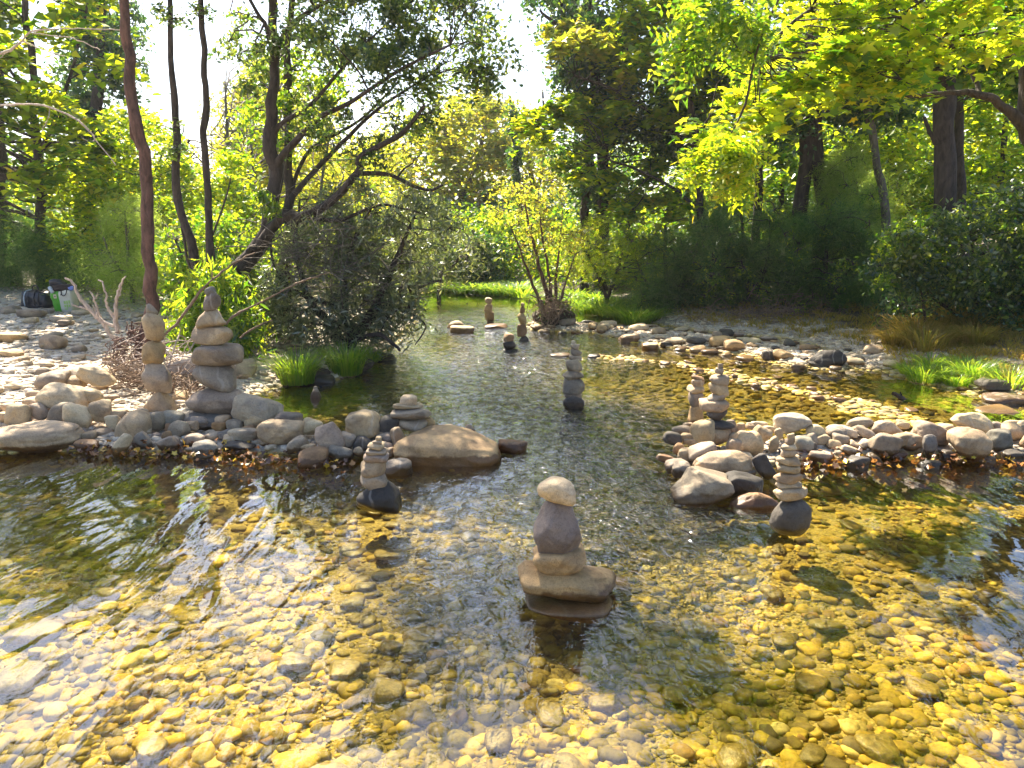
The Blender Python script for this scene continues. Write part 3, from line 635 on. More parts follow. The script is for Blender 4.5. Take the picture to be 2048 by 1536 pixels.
lone(1188, 714, 26, 12, 'dark', 'dark stone just right of the midstream cairn')
lone(760, 716, 70, 20, 'dark', 'dark wet stone under the bushy willow at the shore')
lone(1655, 718, 76, 40, 'black', 'black broken boulder on the right bar', p=12, prof=[(-1, 1, 1), (0, .85, .95), (.5, .5, .8), (1, .2, .5)], name='boulder')
lone(1540, 710, 36, 20, 'dark', 'dark brown stone left of the black broken boulder')
lone(1440, 684, 44, 24, 'warm', 'yellowish round boulder on the right bar')
lone(1467, 690, 40, 22, 'warm', 'yellowish square boulder beside the round one on the right bar', p=11)
lone(1347, 684, 38, 18, 'pale', 'pale humped stone on the right bar')
lone(1260, 678, 40, 22, 'tan', 'tan round-topped stone at the left of the right bar')
lone(1300, 694, 34, 18, 'pale', 'cream stone in front of the round-topped tan one')
lone(1452, 665, 26, 13, 'dark', 'dark stone of the trio under the tamarisk')
lone(1434, 669, 18, 14, 'grey', 'grey left stone of the trio under the tamarisk')
lone(1478, 671, 22, 12, 'grey', 'grey right stone of the trio under the tamarisk')
lone(1985, 768, 60, 22, 'dark', 'dark stone on the right shore under the grass')
lone(2010, 800, 90, 26, 'purple', 'grey-purple flat stone on the right shore')
lone(1990, 822, 86, 18, 'pale', 'long pale slab at the water edge far right')
lone(105, 686, 46, 28, 'tan', 'square tan boulder standing proud on the left gravel bank', p=10, tl=-8)
lone(20, 675, 60, 22, 'warm', 'brownish stone at the left edge of the gravel bank')
lone(185, 752, 90, 40, 'pale', 'broad pale slab at the back of the left heap', tl=-10)
lone(66, 627, 50, 20, 'grey', 'grey stone in front of the black duffel bag')
lone(122, 637, 40, 14, 'white', 'white flat stone in front of the green shopping bag')
lone(375, 735, 80, 60, 'white', 'big whitish boulder half hidden behind the tall left cairn', p=6)
lone(478, 738, 70, 40, 'tan', 'tan stone right of the tall left cairn at the shore')
lone(640, 760, 60, 26, 'black', 'wet dark stone under the bright grass tuft')
# stones lying under the clear water of the front pool
BEDS = [(1645, 963, 88, 26, 'warm', 'long flat tan stone just under water right of nine-stone cairn'), (1718, 958, 62, 13, 'warm', 'thin yellowish submerged slab right of the long flat one'),
        (1205, 1068, 100, 34, 'warm', 'yellow submerged stone right of the front pool cairn'), (832, 1268, 58, 26, 'dark', 'dark round submerged stone left of the front pool cairn'),
        (845, 1245, 88, 34, 'warm', 'ochre submerged stone just above the dark round one'), (1760, 1476, 80, 40, 'grey', 'grey round submerged stone at lower right'),
        (1258, 1255, 28, 10, 'blue', 'small blue-grey submerged stone right of the front pool cairn'), (430, 1070, 56, 30, 'warm', 'ochre submerged slab in the front left pool'),
        (70, 1255, 110, 40, 'warm', 'broad yellow submerged stone at the left edge'), (35, 1340, 90, 46, 'dark', 'dark mossy submerged stone at the left edge'), (700, 1070, 42, 18, 'warm', 'bright yellow submerged stone below the small front-left cairn'),
        (730, 1148, 46, 17, 'pale', 'pale submerged stone in mid pool'), (705, 1182, 48, 22, 'tan', 'tan submerged stone under the ripples in mid pool'), (500, 975, 54, 16, 'brown', 'brown submerged slab close under the dam'),
        (600, 955, 70, 24, 'brown', 'second brown submerged slab close under the dam'), (775, 1360, 70, 34, 'warm', 'ochre submerged stone below the dark round one'), (690, 1325, 70, 30, 'warm', 'flat ochre submerged stone left of centre'),
        (1100, 1405, 56, 40, 'pale', 'pale submerged stone below the front pool cairn'), (1345, 1365, 40, 28, 'pale', 'pale round submerged stone right of centre'), (1400, 1240, 66, 24, 'warm', 'oval ochre submerged stone in the right pool'),
        (1420, 1310, 80, 34, 'warm', 'larger ochre submerged stone in the right pool'), (1470, 1120, 60, 20, 'warm', 'ochre submerged stone left of the nine-stone shadow'), (780, 1310, 44, 22, 'dark', 'dark submerged stone beside the ochre one'),
        (870, 1500, 44, 32, 'pale', 'pale submerged stone at the bottom edge'), (590, 1310, 70, 28, 'tan', 'tan submerged slab in the rippled pool'), (300, 1470, 60, 36, 'brown', 'brown submerged stone at lower left')]
for px, py, w, h, col, lab in BEDS:
    q = at_z(px, py, -.07)
    m = mpp(py, q[1]); q[2] = gz(q[0], q[1]) + .025
    stone('bed_stone', q, (w * m, h * m * 2.0, min(.06, w * m * .35)), 0, col, lv=5, label=lab, rough=.05, p=7)

# ---------------------------------------------------------------- cobbles one can count: banks, bars, bed (individual), then the fine gravel (one mass each)
def scatter(n, cond, xr, yr, seed, mind=.0):
    rg = np.random.default_rng(seed); out = []
    while len(out) < n:
        X = rg.uniform(*xr, 4000); Y = rg.uniform(yr[0] ** .5, yr[1] ** .5, 4000) ** 2
        ok = cond(X, Y)
        # inside the picture
        k = np.abs(X) < Y * .70 + .25
        for x, y in zip(X[ok & k], Y[ok & k]):
            if mind and any((x - a) ** 2 + (y - b) ** 2 < mind ** 2 for a, b in out): continue
            out.append((x, y))
            if len(out) >= n: break
    return out
def dl(x, y): return sdist(np.stack([x, y], -1), LEFT)
def dr(x, y): return sdist(np.stack([x, y], -1), RIGHT)
def dbar(x, y, line): return seg_dist(np.stack([x, y], -1), line, False)
cols_dry = ['tan', 'pale', 'grey', 'tan', 'warm', 'purple', 'pale', 'grey']
rr = random.Random(4)
def cobbles(pts, grp, lab, size, cols, sink=.3, name='cobble'):
    protos = {}
    for k, (x, y) in enumerate(pts):
        key = (rr.randrange(9), rr.choice(cols))
        s = rr.uniform(*size); z = gz(x, y)
        if key not in protos:
            o = stone(name, (x, y, z + s * .12), (s, s * rr.uniform(.6, .95), s * (rr.uniform(.2, .34) if name == 'bed_cobble' else rr.uniform(.32, .55))), 0, key[1], yaw=rr.uniform(0, 6), lv=3, label=f'{CW[key[1]]} {lab}', group=grp, rough=.06, p=rr.choice([6, 7, 9, 12]))
            protos[key] = (o, s)
        else:
            src, s0 = protos[key]; o = src.copy(); COL.objects.link(o)
            f = s / s0; o.scale = (f, f * rr.uniform(.85, 1.15), f); o.rotation_euler = (rr.uniform(-.2, .2), rr.uniform(-.2, .2), rr.uniform(0, 6.28)); o.location = (x, y, z + s * .12)
cobbles(scatter(85, lambda X, Y: (dl(X, Y) > .1) & (X < -1.9 - .12 * (Y - 5)), (-9, -1), (5.3, 11), 1, .16), 'cobbles on the left gravel bank', 'cobble on the left gravel bank', (.10, .22), cols_dry)
cobbles(scatter(70, lambda X, Y: (dbar(X, Y, BAR1) < .68), (0, 7), (7, 13), 2, .16), 'cobbles on the far right bar', 'sunlit cobble on the far right stone bar', (.10, .24), ['tan', 'pale', 'warm', 'pale', 'grey', 'dark'])
cobbles(scatter(55, lambda X, Y: (dbar(X, Y, BAR2) + .22 * fbm(X * 1.3, Y * 1.3, seed=77) < .26) | ((X > 2.6) & (Y < 6.8) & (Y > 5.6) & (dr(X, Y) > -.1)), (1, 7), (5.4, 10), 3, .13), 'cobbles on the low bar', 'small cobble on the low bar above the right dam', (.05, .13), ['tan', 'pale', 'warm', 'pale', 'white'])
cobbles(scatter(90, lambda X, Y: (dl(X, Y) < -.2) & (Y < 4.3), (-3, 3), (1.75, 4.3), 5, .2), 'submerged cobbles of the front pool', 'cobble lying under the clear water of the front pool', (.06, .15), ['warm', 'tan', 'brown', 'pale', 'grey'], name='bed_cobble')

def pebble_mass(name, pts, smin, smax, lv, mat, lab, seed, cat='gravel', flat=.5, lift=.04):
    rg = np.random.default_rng(seed); pts = np.array(pts); n = len(pts)
    z = terrain(pts[:, 0], pts[:, 1])
    T = []
    for k in range(10): T.append(stone_shape(lv, 500 + k + seed, rg.choice([5, 7, 9, 12]), 12, .06)[0])
    T = np.array(T); F = ico(lv)[1]; nv = T.shape[1]
    S = smin * (smax / smin) ** (rg.random(n) ** 2.0)
    D = np.stack([S, S * rg.uniform(.6, .95, n), S * rg.uniform(.22, .5, n)], -1) / 2
    yaw = rg.uniform(0, 6.28, n); tl = rg.normal(0, .16, n)
    V = T[rg.integers(0, 10, n)] * D[:, None, :]
    ct, st = np.cos(tl)[:, None], np.sin(tl)[:, None]
    x = V[..., 0] * ct - V[..., 2] * st; zz = V[..., 0] * st + V[..., 2] * ct; y = V[..., 1]
    c, s = np.cos(yaw)[:, None], np.sin(yaw)[:, None]
    W = np.stack([x * c - y * s + pts[:, :1], x * s + y * c + pts[:, 1:2], zz + (z + S * lift)[:, None]], -1)
    FF = (F[None] + (np.arange(n) * nv)[:, None, None]).reshape(-1, 3)
    return tag(link(name, mesh_np(name, W.reshape(-1, 3), FF), mat), lab, cat, kind='stuff')
def many(n, cond, xr, yr, seed, pw=1.0):
    rg = np.random.default_rng(seed); out = np.zeros((0, 2))
    while len(out) < n:
        Y = yr[0] * (yr[1] / yr[0]) ** rg.random(n); X = rg.uniform(-1, 1, n) * (Y * .72 + .3)
        ok = (X > xr[0]) & (X < xr[1]) & cond(X, Y); out = np.vstack([out, np.stack([X[ok], Y[ok]], -1)])
    return out[:n]
water_ok = lambda X, Y: (dl(X, Y) < .05) & (dr(X, Y) < .05)
pebble_mass('bed_gravel', many(18500, lambda X, Y: water_ok(X, Y), (-9, 9), (1.55, 5.4), 21), .013, .095, 2, M['pebbles'], 'yellow-brown pebbles and gravel on the bed of the front pool', 1)
pebble_mass('shallow_gravel', many(7500, lambda X, Y: water_ok(X, Y), (-9, 9), (5.2, 12.5), 22), .04, .12, 2, M['pebbles'], 'golden pebbles on the bed of the creek above the dam', 2)
pebble_mass('bank_gravel', many(8500, lambda X, Y: (dl(X, Y) > -.15) & (X < -1.0), (-12, -.5), (5.0, 15), 23), .03, .12, 2, M['pebbles'], 'dry pebbles covering the left bank', 3)
pebble_mass('bar_gravel', many(8200, lambda X, Y: (dbar(X, Y, BAR1) + .2 * fbm(X, Y, seed=78) < .68) | (dbar(X, Y, BAR2) + .28 * fbm(X * 1.3, Y * 1.3, seed=77) < .20) | ((dr(X, Y) > -.35) & (dr(X, Y) < .9)), (0.3, 9), (5.0, 13), 24), .03, .10, 2, M['pebbles'], 'sunlit pebbles on the stone bars and right shore', 4)
pebble_mass('dam_rubble', np.vstack([many(1300, lambda X, Y: (seg_dist(np.stack([X, Y], -1), DAM_L, False) < .36), (-5, 0), (4.3, 5.9), 25), many(1200, lambda X, Y: (seg_dist(np.stack([X, Y], -1), DAM_R, False) < .36), (1, 6), (4.0, 5.9), 26)]),
            .03, .09, 2, M['pebbles'], 'small rubble chinked between the dam stones', 5)

# fallen leaves along the foot of the dam
def flat_leaves(name, pts, size, lab, seed, mat, zoff=.012, tilt=.5, cat='leaf litter'):
    rg = np.random.default_rng(seed); n = len(pts); a = np.linspace(0, 2 * math.pi, 11)[:-1]; r = np.where(np.arange(10) % 2 == 0, 1.0, .5) * np.array([1.1, 1, 1, 1, .85, 1, .7, 1, .85, 1])
    T = np.stack([np.cos(a) * r, np.sin(a) * r, .15 * np.cos(a * 2)], -1)
    S = size * rg.uniform(.5, 1.3, n)
    V = T[None] * S[:, None, None]
    V[..., 2] *= rg.normal(0, 2.0, n)[:, None]
    R = rot_random(rg, n, tilt); W = np.einsum('nij,nkj->nki', R, V)
    z = terrain(pts[:, 0], pts[:, 1])
    z = np.where(z < .004, np.where(rg.random(n) < .5, .008, z + .06), z) + rg.uniform(.3, 1, n) * zoff * 3
    W = W + np.stack([pts[:, 0], pts[:, 1], z], -1)[:, None]
    F = np.arange(n * 10).reshape(n, 10)
    return tag(link(name, mesh_np(name, W.reshape(-1, 3), F, False), mat), lab, cat, kind='stuff')
def rot_random(rg, n, tilt):
    """random heading, then a lean of about TILT radians"""
    h = rg.uniform(0, 2 * math.pi, n); a = rg.normal(0, tilt, n); b = rg.normal(0, tilt, n)
    ch, sh, ca, sa, cb, sb = np.cos(h), np.sin(h), np.cos(a), np.sin(a), np.cos(b), np.sin(b)
    Rz = np.zeros((n, 3, 3)); Rz[:, 0, 0] = ch; Rz[:, 0, 1] = -sh; Rz[:, 1, 0] = sh; Rz[:, 1, 1] = ch; Rz[:, 2, 2] = 1
    Rx = np.zeros((n, 3, 3)); Rx[:, 0, 0] = 1; Rx[:, 1, 1] = ca; Rx[:, 1, 2] = -sa; Rx[:, 2, 1] = sa; Rx[:, 2, 2] = ca
    Ry = np.zeros((n, 3, 3)); Ry[:, 1, 1] = 1; Ry[:, 0, 0] = cb; Ry[:, 0, 2] = sb; Ry[:, 2, 0] = -sb; Ry[:, 2, 2] = cb
    return np.einsum('nij,njk,nkl->nil', Rx, Ry, Rz)
dml = np.vstack([at_z(x, y, 0)[:2] for x, y in [(150, 908), (300, 915), (450, 915), (560, 930), (700, 940)]]); dmr = np.vstack([at_z(x, y, 0)[:2] for x, y in [(1590, 935), (1680, 930), (1800, 928), (1950, 925), (2060, 930)]])
rg_ = np.random.default_rng(3)
def along(line, n, sp):
    t = rg_.random(n) * (len(line) - 1); i = t.astype(int); f = (t - i)[:, None]
    return line[i] * (1 - f) + line[i + 1] * f + rg_.normal(0, sp, (n, 2)) * [1, .8]
flat_leaves('leaf_litter', np.vstack([along(dml, 600, .09), along(dmr, 520, .09)]), .022, 'brown and orange fallen leaves drifted against the dam', 7, M['litter'])
# ---------------------------------------------------------------- foliage
def leaf_templates():
    oval = (np.array([[-.5, 0, 0], [-.1, .26, .05], [.5, 0, -.05], [-.1, -.26, .05]]), np.array([[0, 1, 2], [0, 2, 3]]))
    narrow = (np.array([[-.5, 0, 0], [0, .10, .02], [.5, 0, -.04], [0, -.10, .02]]), np.array([[0, 1, 2], [0, 2, 3]]))
    a = np.array([180, 130, 105, 75, 52, 28, 0, -28, -52, -75, -105, -130]) * math.pi / 180
    r = np.array([.22, .42, .20, .50, .26, .30, .60, .30, .26, .50, .20, .42]); a[4] = .75; a[8] = -.75
    lob = np.stack([np.cos(a) * r, np.sin(a) * r, -.25 * r * r], -1)
    lobed = (np.vstack([[[0, 0, .0]], lob]), np.array([[0, i + 1, (i + 1) % 12 + 1] for i in range(12)]))
    # a rough many-pointed leaf that is cheaper, for trees further off
    a = np.linspace(0, 2 * math.pi, 8)[:-1]; r = np.array([.55, .22, .5, .25, .25, .5, .22])
    star = (np.stack([np.cos(a) * r, np.sin(a) * r, -.2 * r * r], -1), np.array([[0, 1, 2], [0, 2, 3], [0, 3, 4], [0, 4, 5], [0, 5, 6]]))
    # feathery sprig: a few hair-thin needles
    V = []; F = []
    for k in range(4):
        t = -.45 + .28 * k; o = (-1) ** k
        V += [[t, 0, 0], [t + .05, .012, .0], [t + .28, o * .16, .04]]; F.append([3 * k, 3 * k + 1, 3 * k + 2])
    V += [[-.5, -.008, 0], [-.5, .012, 0], [.5, 0, -.05]]; F.append([12, 13, 14])
    feather = (np.array(V), np.array(F))
    # compound leaf: leaflets in pairs along a midrib
    V = []; F = []
    for k in range(8):
        t = -.45 + .12 * k; L = .17 * (1 - .05 * abs(k - 3.5))
        for o in (-1, 1):
            b = len(V); V += [[t, 0, 0], [t - .022, o * L * .5, -.01], [t + .01, o * L, -.03], [t + .045, o * L * .5, -.01]]; F += [[b, b + 1, b + 2], [b, b + 2, b + 3]]
    b = len(V); V += [[.5, 0, -.03], [.44, .05, 0], [.6, 0, -.05], [.44, -.05, 0]]; F += [[b, b + 1, b + 2], [b, b + 2, b + 3]]
    comp = (np.array(V), np.array(F))
    return dict(oval=oval, narrow=narrow, lobed=lobed, star=star, feather=feather, compound=comp)
LT = leaf_templates()
def leaves_np(rg, P, size, kind='oval', tilt=.5, droop=0.0, heading=None):
    T, F = LT[kind]; n = len(P); k = len(T)
    S = size * rg.uniform(.6, 1.35, n)
    V = T[None] * S[:, None, None]
    V[..., 2] *= rg.uniform(.3, 1.8, n)[:, None]
    if droop:
        a = rg.normal(droop, .35, n); c, s = np.cos(a)[:, None], np.sin(a)[:, None]
        x = V[..., 0] * c + V[..., 2] * s; z = -V[..., 0] * s + V[..., 2] * c; V = np.stack([x, V[..., 1], z], -1)
    R = rot_random(rg, n, tilt)
    W = np.einsum('nij,nkj->nki', R, V) + P[:, None]
    return W.reshape(-1, 3), (F[None] + (np.arange(n) * k)[:, None, None]).reshape(-1, 3)

def fill_poly(rg, poly, n):
    poly = np.array(poly, float); lo = poly.min(0); hi = poly.max(0); out = []
    while len(out) < n:
        q = rg.uniform(lo, hi, (n * 3, 2)); q = q[inside(q, poly)]
        out += list(q)
    return np.array(out[:n])
UP = np.array([0, 0, 1.0])
NL = [0]
def foliage(name, root, spec, base, seed, bark):
    """spec: dict(poly|pts, Y, n clumps, r clump radius px, leaf, size m, per (leaves/clump), mat, tilt, sprays, flat, anchor, droop, twigs)"""
    rg = np.random.default_rng(seed); Y0, Y1 = spec['Y']
    q = fill_poly(rg, spec['poly'], spec['n']); r0, r1 = spec['r']
    Ys = rg.uniform(Y0, Y1, len(q)); mbl = MB(); mbt = MB(); per = spec['per']; ns = spec.get('sprays', 7); fl = spec.get('flat', .45)
    VS = []; FS = []; off = 0; allP = []
    anchors = spec.get('anchor')
    for (px, py), Y in zip(q, Ys):
        c = at_y(px, py, Y); R = rg.uniform(r0, r1) * mpp(py, Y)
        g = gz(c[0], c[1]); 
        if c[2] < g + .15: c[2] = g + .15 + rg.uniform(0, .2)
        dirs = rg.normal(size=(ns, 3)); dirs /= np.linalg.norm(dirs, axis=1)[:, None]; dirs[:, 2] *= .75
        sc = c + dirs * R * rg.uniform(.35, 1.0, (ns, 1))
        m = max(3, int(per * rg.uniform(.6, 1.4) / ns)); sr = R * spec.get('spread', .42)
        p = rg.normal(size=(ns, m, 3)) * np.array([sr, sr, sr * fl]) + sc[:, None]
        # sprays hang a little towards their tips
        p[..., 2] -= .35 * np.linalg.norm(p[..., :2] - sc[:, None, :2], axis=-1) ** 2 / max(sr, .01)
        p = p.reshape(-1, 3); allP.append(p[p[:, 2] > g + .02])
        # limb from the nearest anchor, then twigs to the sprays
        if anchors is not None and len(anchors):
            A = anchors; j = np.argmin(np.linalg.norm((A[:, :3] - c) * [1, .7, 1.0], axis=1) + .8 * np.maximum(0, A[:, 2] - c[2])); a = A[j]
            L = np.linalg.norm(a[:3] - c); mid = (a[:3] + c) / 2 + rg.normal(0, .08 * L, 3) + np.array([0, 0, .07 * L * spec.get('arch', 1)])
            rad = min(a[3] * .6, .006 + .008 * L)
            P_, R_ = resample([a[:3], mid, c], [rad, rad * .7, .006], 8, seed=int(px * 7 + 3 * py) % 9999, jit=.018 * L)
            tube(mbt, P_, R_, 5)
        if spec.get('twigs', 1):
            for s in sc[:spec.get('ntw', 5)]:
                mid = (c + s) / 2 + rg.normal(0, .12 * R, 3)
                P_, R_ = resample([c, mid, s], [.006 * spec.get('tw', 1), .004 * spec.get('tw', 1), .0015], 5)
                tube(mbt, P_, R_, 3)
    P = np.concatenate(allP)
    V, F = leaves_np(rg, P, spec['size'], spec['leaf'], spec.get('tilt', .45), spec.get('droop', 0))
    NL[0] += len(P)
    loc = np.array(root.location)
    link(name, mesh_np(name, V - loc, F, False), M[spec['mat']], parent=root)
    if mbt.n: link(spec.get('bname', 'branches'), mbt.mesh('branches', True, loc), M[bark], parent=root)
def trunk_pts(pts, Y, m=None):
    """pts: (px, py, r_px[, dY])"""
    P = np.array([at_y(p[0], p[1], Y + (p[3] if len(p) > 3 else 0)) for p in pts]); R = np.array([p[2] * mpp(p[1], Y) for p in pts])
    return P, R
def tree(name, label, cat, Y, trunks, fols, bark='bark_dark', group=None, seed=1, wob=.16, part='trunk', extra=None):
    """trunks: list of point lists; the first starts at the ground"""
    P0, R0 = trunk_pts(trunks[0], Y)
    g = gz(P0[0][0], P0[0][1]); base = np.array([P0[0][0], P0[0][1], g])
    root = empty(name, tuple(base)); tag(root, label, cat, group)
    anch = []
    for k, tp in enumerate(trunks):
        P, R = trunk_pts(tp, Y)
        if k == 0 or tp[0][1] == trunks[0][0][1]:
            P = np.vstack([[P[0][0], P[0][1], gz(P[0][0], P[0][1]) - .12], P]) if P[0][2] > g - .05 else P
            if len(P) != len(R): R = np.concatenate([[R[0] * 1.25], R])
        n = max(8, len(P) * 5); P, R = resample(P, R, n, seed + k, jit=.0)
        L = np.linalg.norm(P[-1] - P[0]); jn = vnoise(np.arange(n) * .55, np.full(n, k + seed), seed=seed)[:, None] * np.minimum(R[:, None] * .5, .03); P = P + jn
        mb = MB(); tube(mb, P, R, 12 if R.max() > .03 else 7, seed, wob)
        link(part if k == 0 else 'limb', mb.mesh(part, True, base), M[bark], parent=root)
        anch.append(np.column_stack([P, R]))
    anch = np.vstack(anch)
    for k, f in enumerate(fols):
        f = dict(f); a = anch
        if 'amin' in f: a = a[a[:, 2] > f['amin']]
        f['anchor'] = a if f.get('limbs', 1) else None
        foliage('crown' if k == 0 else 'outer_crown', root, f, base, seed * 31 + k, f.get('bark', bark))
    return root
def F_(poly, Y, n, r, leaf, size, per, mat, **k): return dict(poly=poly, Y=Y, n=n, r=r, leaf=leaf, size=size, per=per, mat=mat, **k)

# --- left bank
tree('plane_tree', 'tall plane tree with thin dark trunk and bright yellow-green crown at far left', 'tree', 13.0, [[(80, 505, 10), (82, 420, 9), (80, 330, 9), (68, 230, 8), (62, 140, 7), (50, 0, 6), (40, -220, 4), (35, -500, 2)], [(84, 300, 5), (110, 240, 4), (150, 120, 3), (180, -20, 2)], [(70, 230, 4), (30, 150, 3), (-60, 60, 2)]],
     [F_([(-330, -130), (150, -130), (240, -60), (240, 90), (215, 190), (240, 330), (200, 440), (120, 470), (-60, 440), (-330, 420)], (11.3, 14.2), 76, (24, 60), 'star', .15, 165, 'leaf_plane', flat=.22, tilt=.38, ntw=4)], seed=3)
tree('plane_tree', 'dark leaning trunk of a plane tree cut by the left picture edge', 'tree', 13.8, [[(12, 530, 22), (2, 440, 20), (-6, 370, 18), (-10, 200, 16), (-30, -50, 12), (-40, -350, 6)]],
     [F_([(-520, -130), (20, -130), (60, 100), (40, 400), (-100, 440), (-520, 420)], (13.5, 16), 52, (30, 66), 'star', .15, 170, 'leaf_green', flat=.25, tilt=.4, ntw=4)], seed=4)
tree('ivy_clad_tree', 'dark blue-green ivy-clad tree behind the yellow-green plane', 'tree', 17.5, [[(180, 490, 13), (185, 400, 12), (195, 200, 11), (205, 20, 9), (210, -250, 6)]],
     [F_([(140, -60), (275, -60), (268, 20), (262, 140), (262, 240), (215, 330), (150, 330), (120, 160)], (17.5, 19.6), 40, (26, 50), 'oval', .13, 300, 'leaf_dark', flat=.6, tilt=.8)], seed=5)
tree('understory_tree', 'low bright green broadleaf thicket tree behind the reddish trunk', 'tree', 14.5, [[(250, 540, 5), (245, 450, 5), (235, 350, 4), (240, 240, 3)], [(247, 440, 3), (330, 340, 3), (380, 280, 2)], [(250, 500, 3), (180, 420, 3), (120, 390, 2)]],
     [F_([(110, 400), (215, 330), (235, 230), (300, 215), (330, 260), (400, 290), (470, 290), (500, 350), (505, 500), (300, 545), (130, 500)], (12.0, 16), 62, (26, 50), 'oval', .10, 330, 'leaf_plane', tilt=.5)], seed=6)
tree('tamarisk_bush', 'light yellow-green feathery tamarisk bush left of the reddish trunk', 'bush', 11.5, [[(262, 575, 3), (255, 500, 3), (250, 420, 2)], [(262, 575, 3), (300, 480, 2), (320, 400, 1)], [(262, 575, 3), (215, 500, 2), (200, 440, 1)]],
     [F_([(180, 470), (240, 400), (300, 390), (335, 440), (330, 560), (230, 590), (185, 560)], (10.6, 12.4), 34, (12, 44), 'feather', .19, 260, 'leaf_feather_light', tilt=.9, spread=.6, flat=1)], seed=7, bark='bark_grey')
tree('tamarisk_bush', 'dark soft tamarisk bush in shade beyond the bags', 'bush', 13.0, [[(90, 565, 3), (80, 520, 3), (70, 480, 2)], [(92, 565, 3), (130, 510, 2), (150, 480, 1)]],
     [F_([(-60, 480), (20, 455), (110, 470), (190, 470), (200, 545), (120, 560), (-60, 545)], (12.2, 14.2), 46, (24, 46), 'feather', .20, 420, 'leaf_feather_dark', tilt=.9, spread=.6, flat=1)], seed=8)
# the three pole trunks and the arching one, close by
T4 = tree('pole_tree', 'tall reddish-brown bare trunk leaning left beside the root clump', 'tree', 7.35,
     [[(278, 745, 24), (288, 700, 16), (303, 620, 12.5), (304, 560, 12), (300, 470, 11.5), (288, 350, 11), (277, 260, 11), (262, 180, 10.5), (254, 80, 10), (250, -20, 10), (244, -200, 9), (235, -420, 6), (230, -700, 3)], [(276, 300, 3), (262, 265, 3), (262, 225, 2)], [(281, 732, 13), (262, 750, 8, -.05), (236, 766, 4, -.15), (215, 772, 2, -.2)], [(280, 732, 13), (300, 752, 8, -.1), (326, 768, 4, -.2)], [(279, 730, 12), (275, 762, 8, -.2), (266, 790, 3, -.45)]],
     [F_([(-150, -800), (60, -760), (260, -520), (330, -300), (240, -120), (-60, -90), (-200, -300)], (6.9, 8.6), 30, (40, 75), 'oval', .07, 260, 'leaf_small', amin=3.4)], bark='bark_red', seed=11)
tree('pole_tree', 'slim dark trunk with small leaf tufts, middle one of the left trio', 'tree', 8.4,
     [[(402, 600, 12), (392, 540, 10), (378, 470, 9), (358, 400, 8), (352, 330, 8), (353, 240, 7), (346, 140, 6), (341, 40, 5), (339, -80, 5), (340, -300, 5), (370, -600, 4), (430, -860, 2)], [(386, 560, 3), (372, 500, 3), (362, 450, 2)]],
     [F_([(330, -980), (620, -980), (570, -690), (380, -640)], (7.7, 9), 14, (50, 80), 'oval', .07, 230, 'leaf_small'), F_([(200, -380), (400, -330), (430, -130), (240, -110)], (7.9, 9), 10, (40, 70), 'oval', .07, 220, 'leaf_small', amin=3.6), F_([(318, 0), (372, 0), (368, 42), (320, 42)], (8.2, 8.7), 5, (14, 24), 'oval', .055, 60, 'leaf_small'),  # first crown is unseen, added high up to shade the front left pool
      F_([(335, 240), (372, 240), (368, 300), (335, 300)], (8.2, 8.7), 4, (14, 22), 'oval', .055, 50, 'leaf_small')], seed=12)
tree('pole_tree', 'slim dark trunk, right one of the left trio', 'tree', 8.3,
     [[(437, 600, 12), (430, 540, 10), (421, 450, 7), (413, 350, 7), (409, 250, 7), (411, 180, 6), (406, 80, 6), (402, -20, 5), (400, -250, 4), (395, -520, 2)], [(425, 470, 2), (448, 410, 2), (462, 350, 1)]],
     [F_([(360, -330), (480, -330), (500, -130), (380, -130)], (7.9, 9), 7, (40, 70), 'oval', .07, 220, 'leaf_small', amin=3.4), F_([(390, 0), (440, 0), (436, 40), (392, 40)], (8.1, 8.6), 4, (14, 22), 'oval', .055, 50, 'leaf_small')], seed=13)
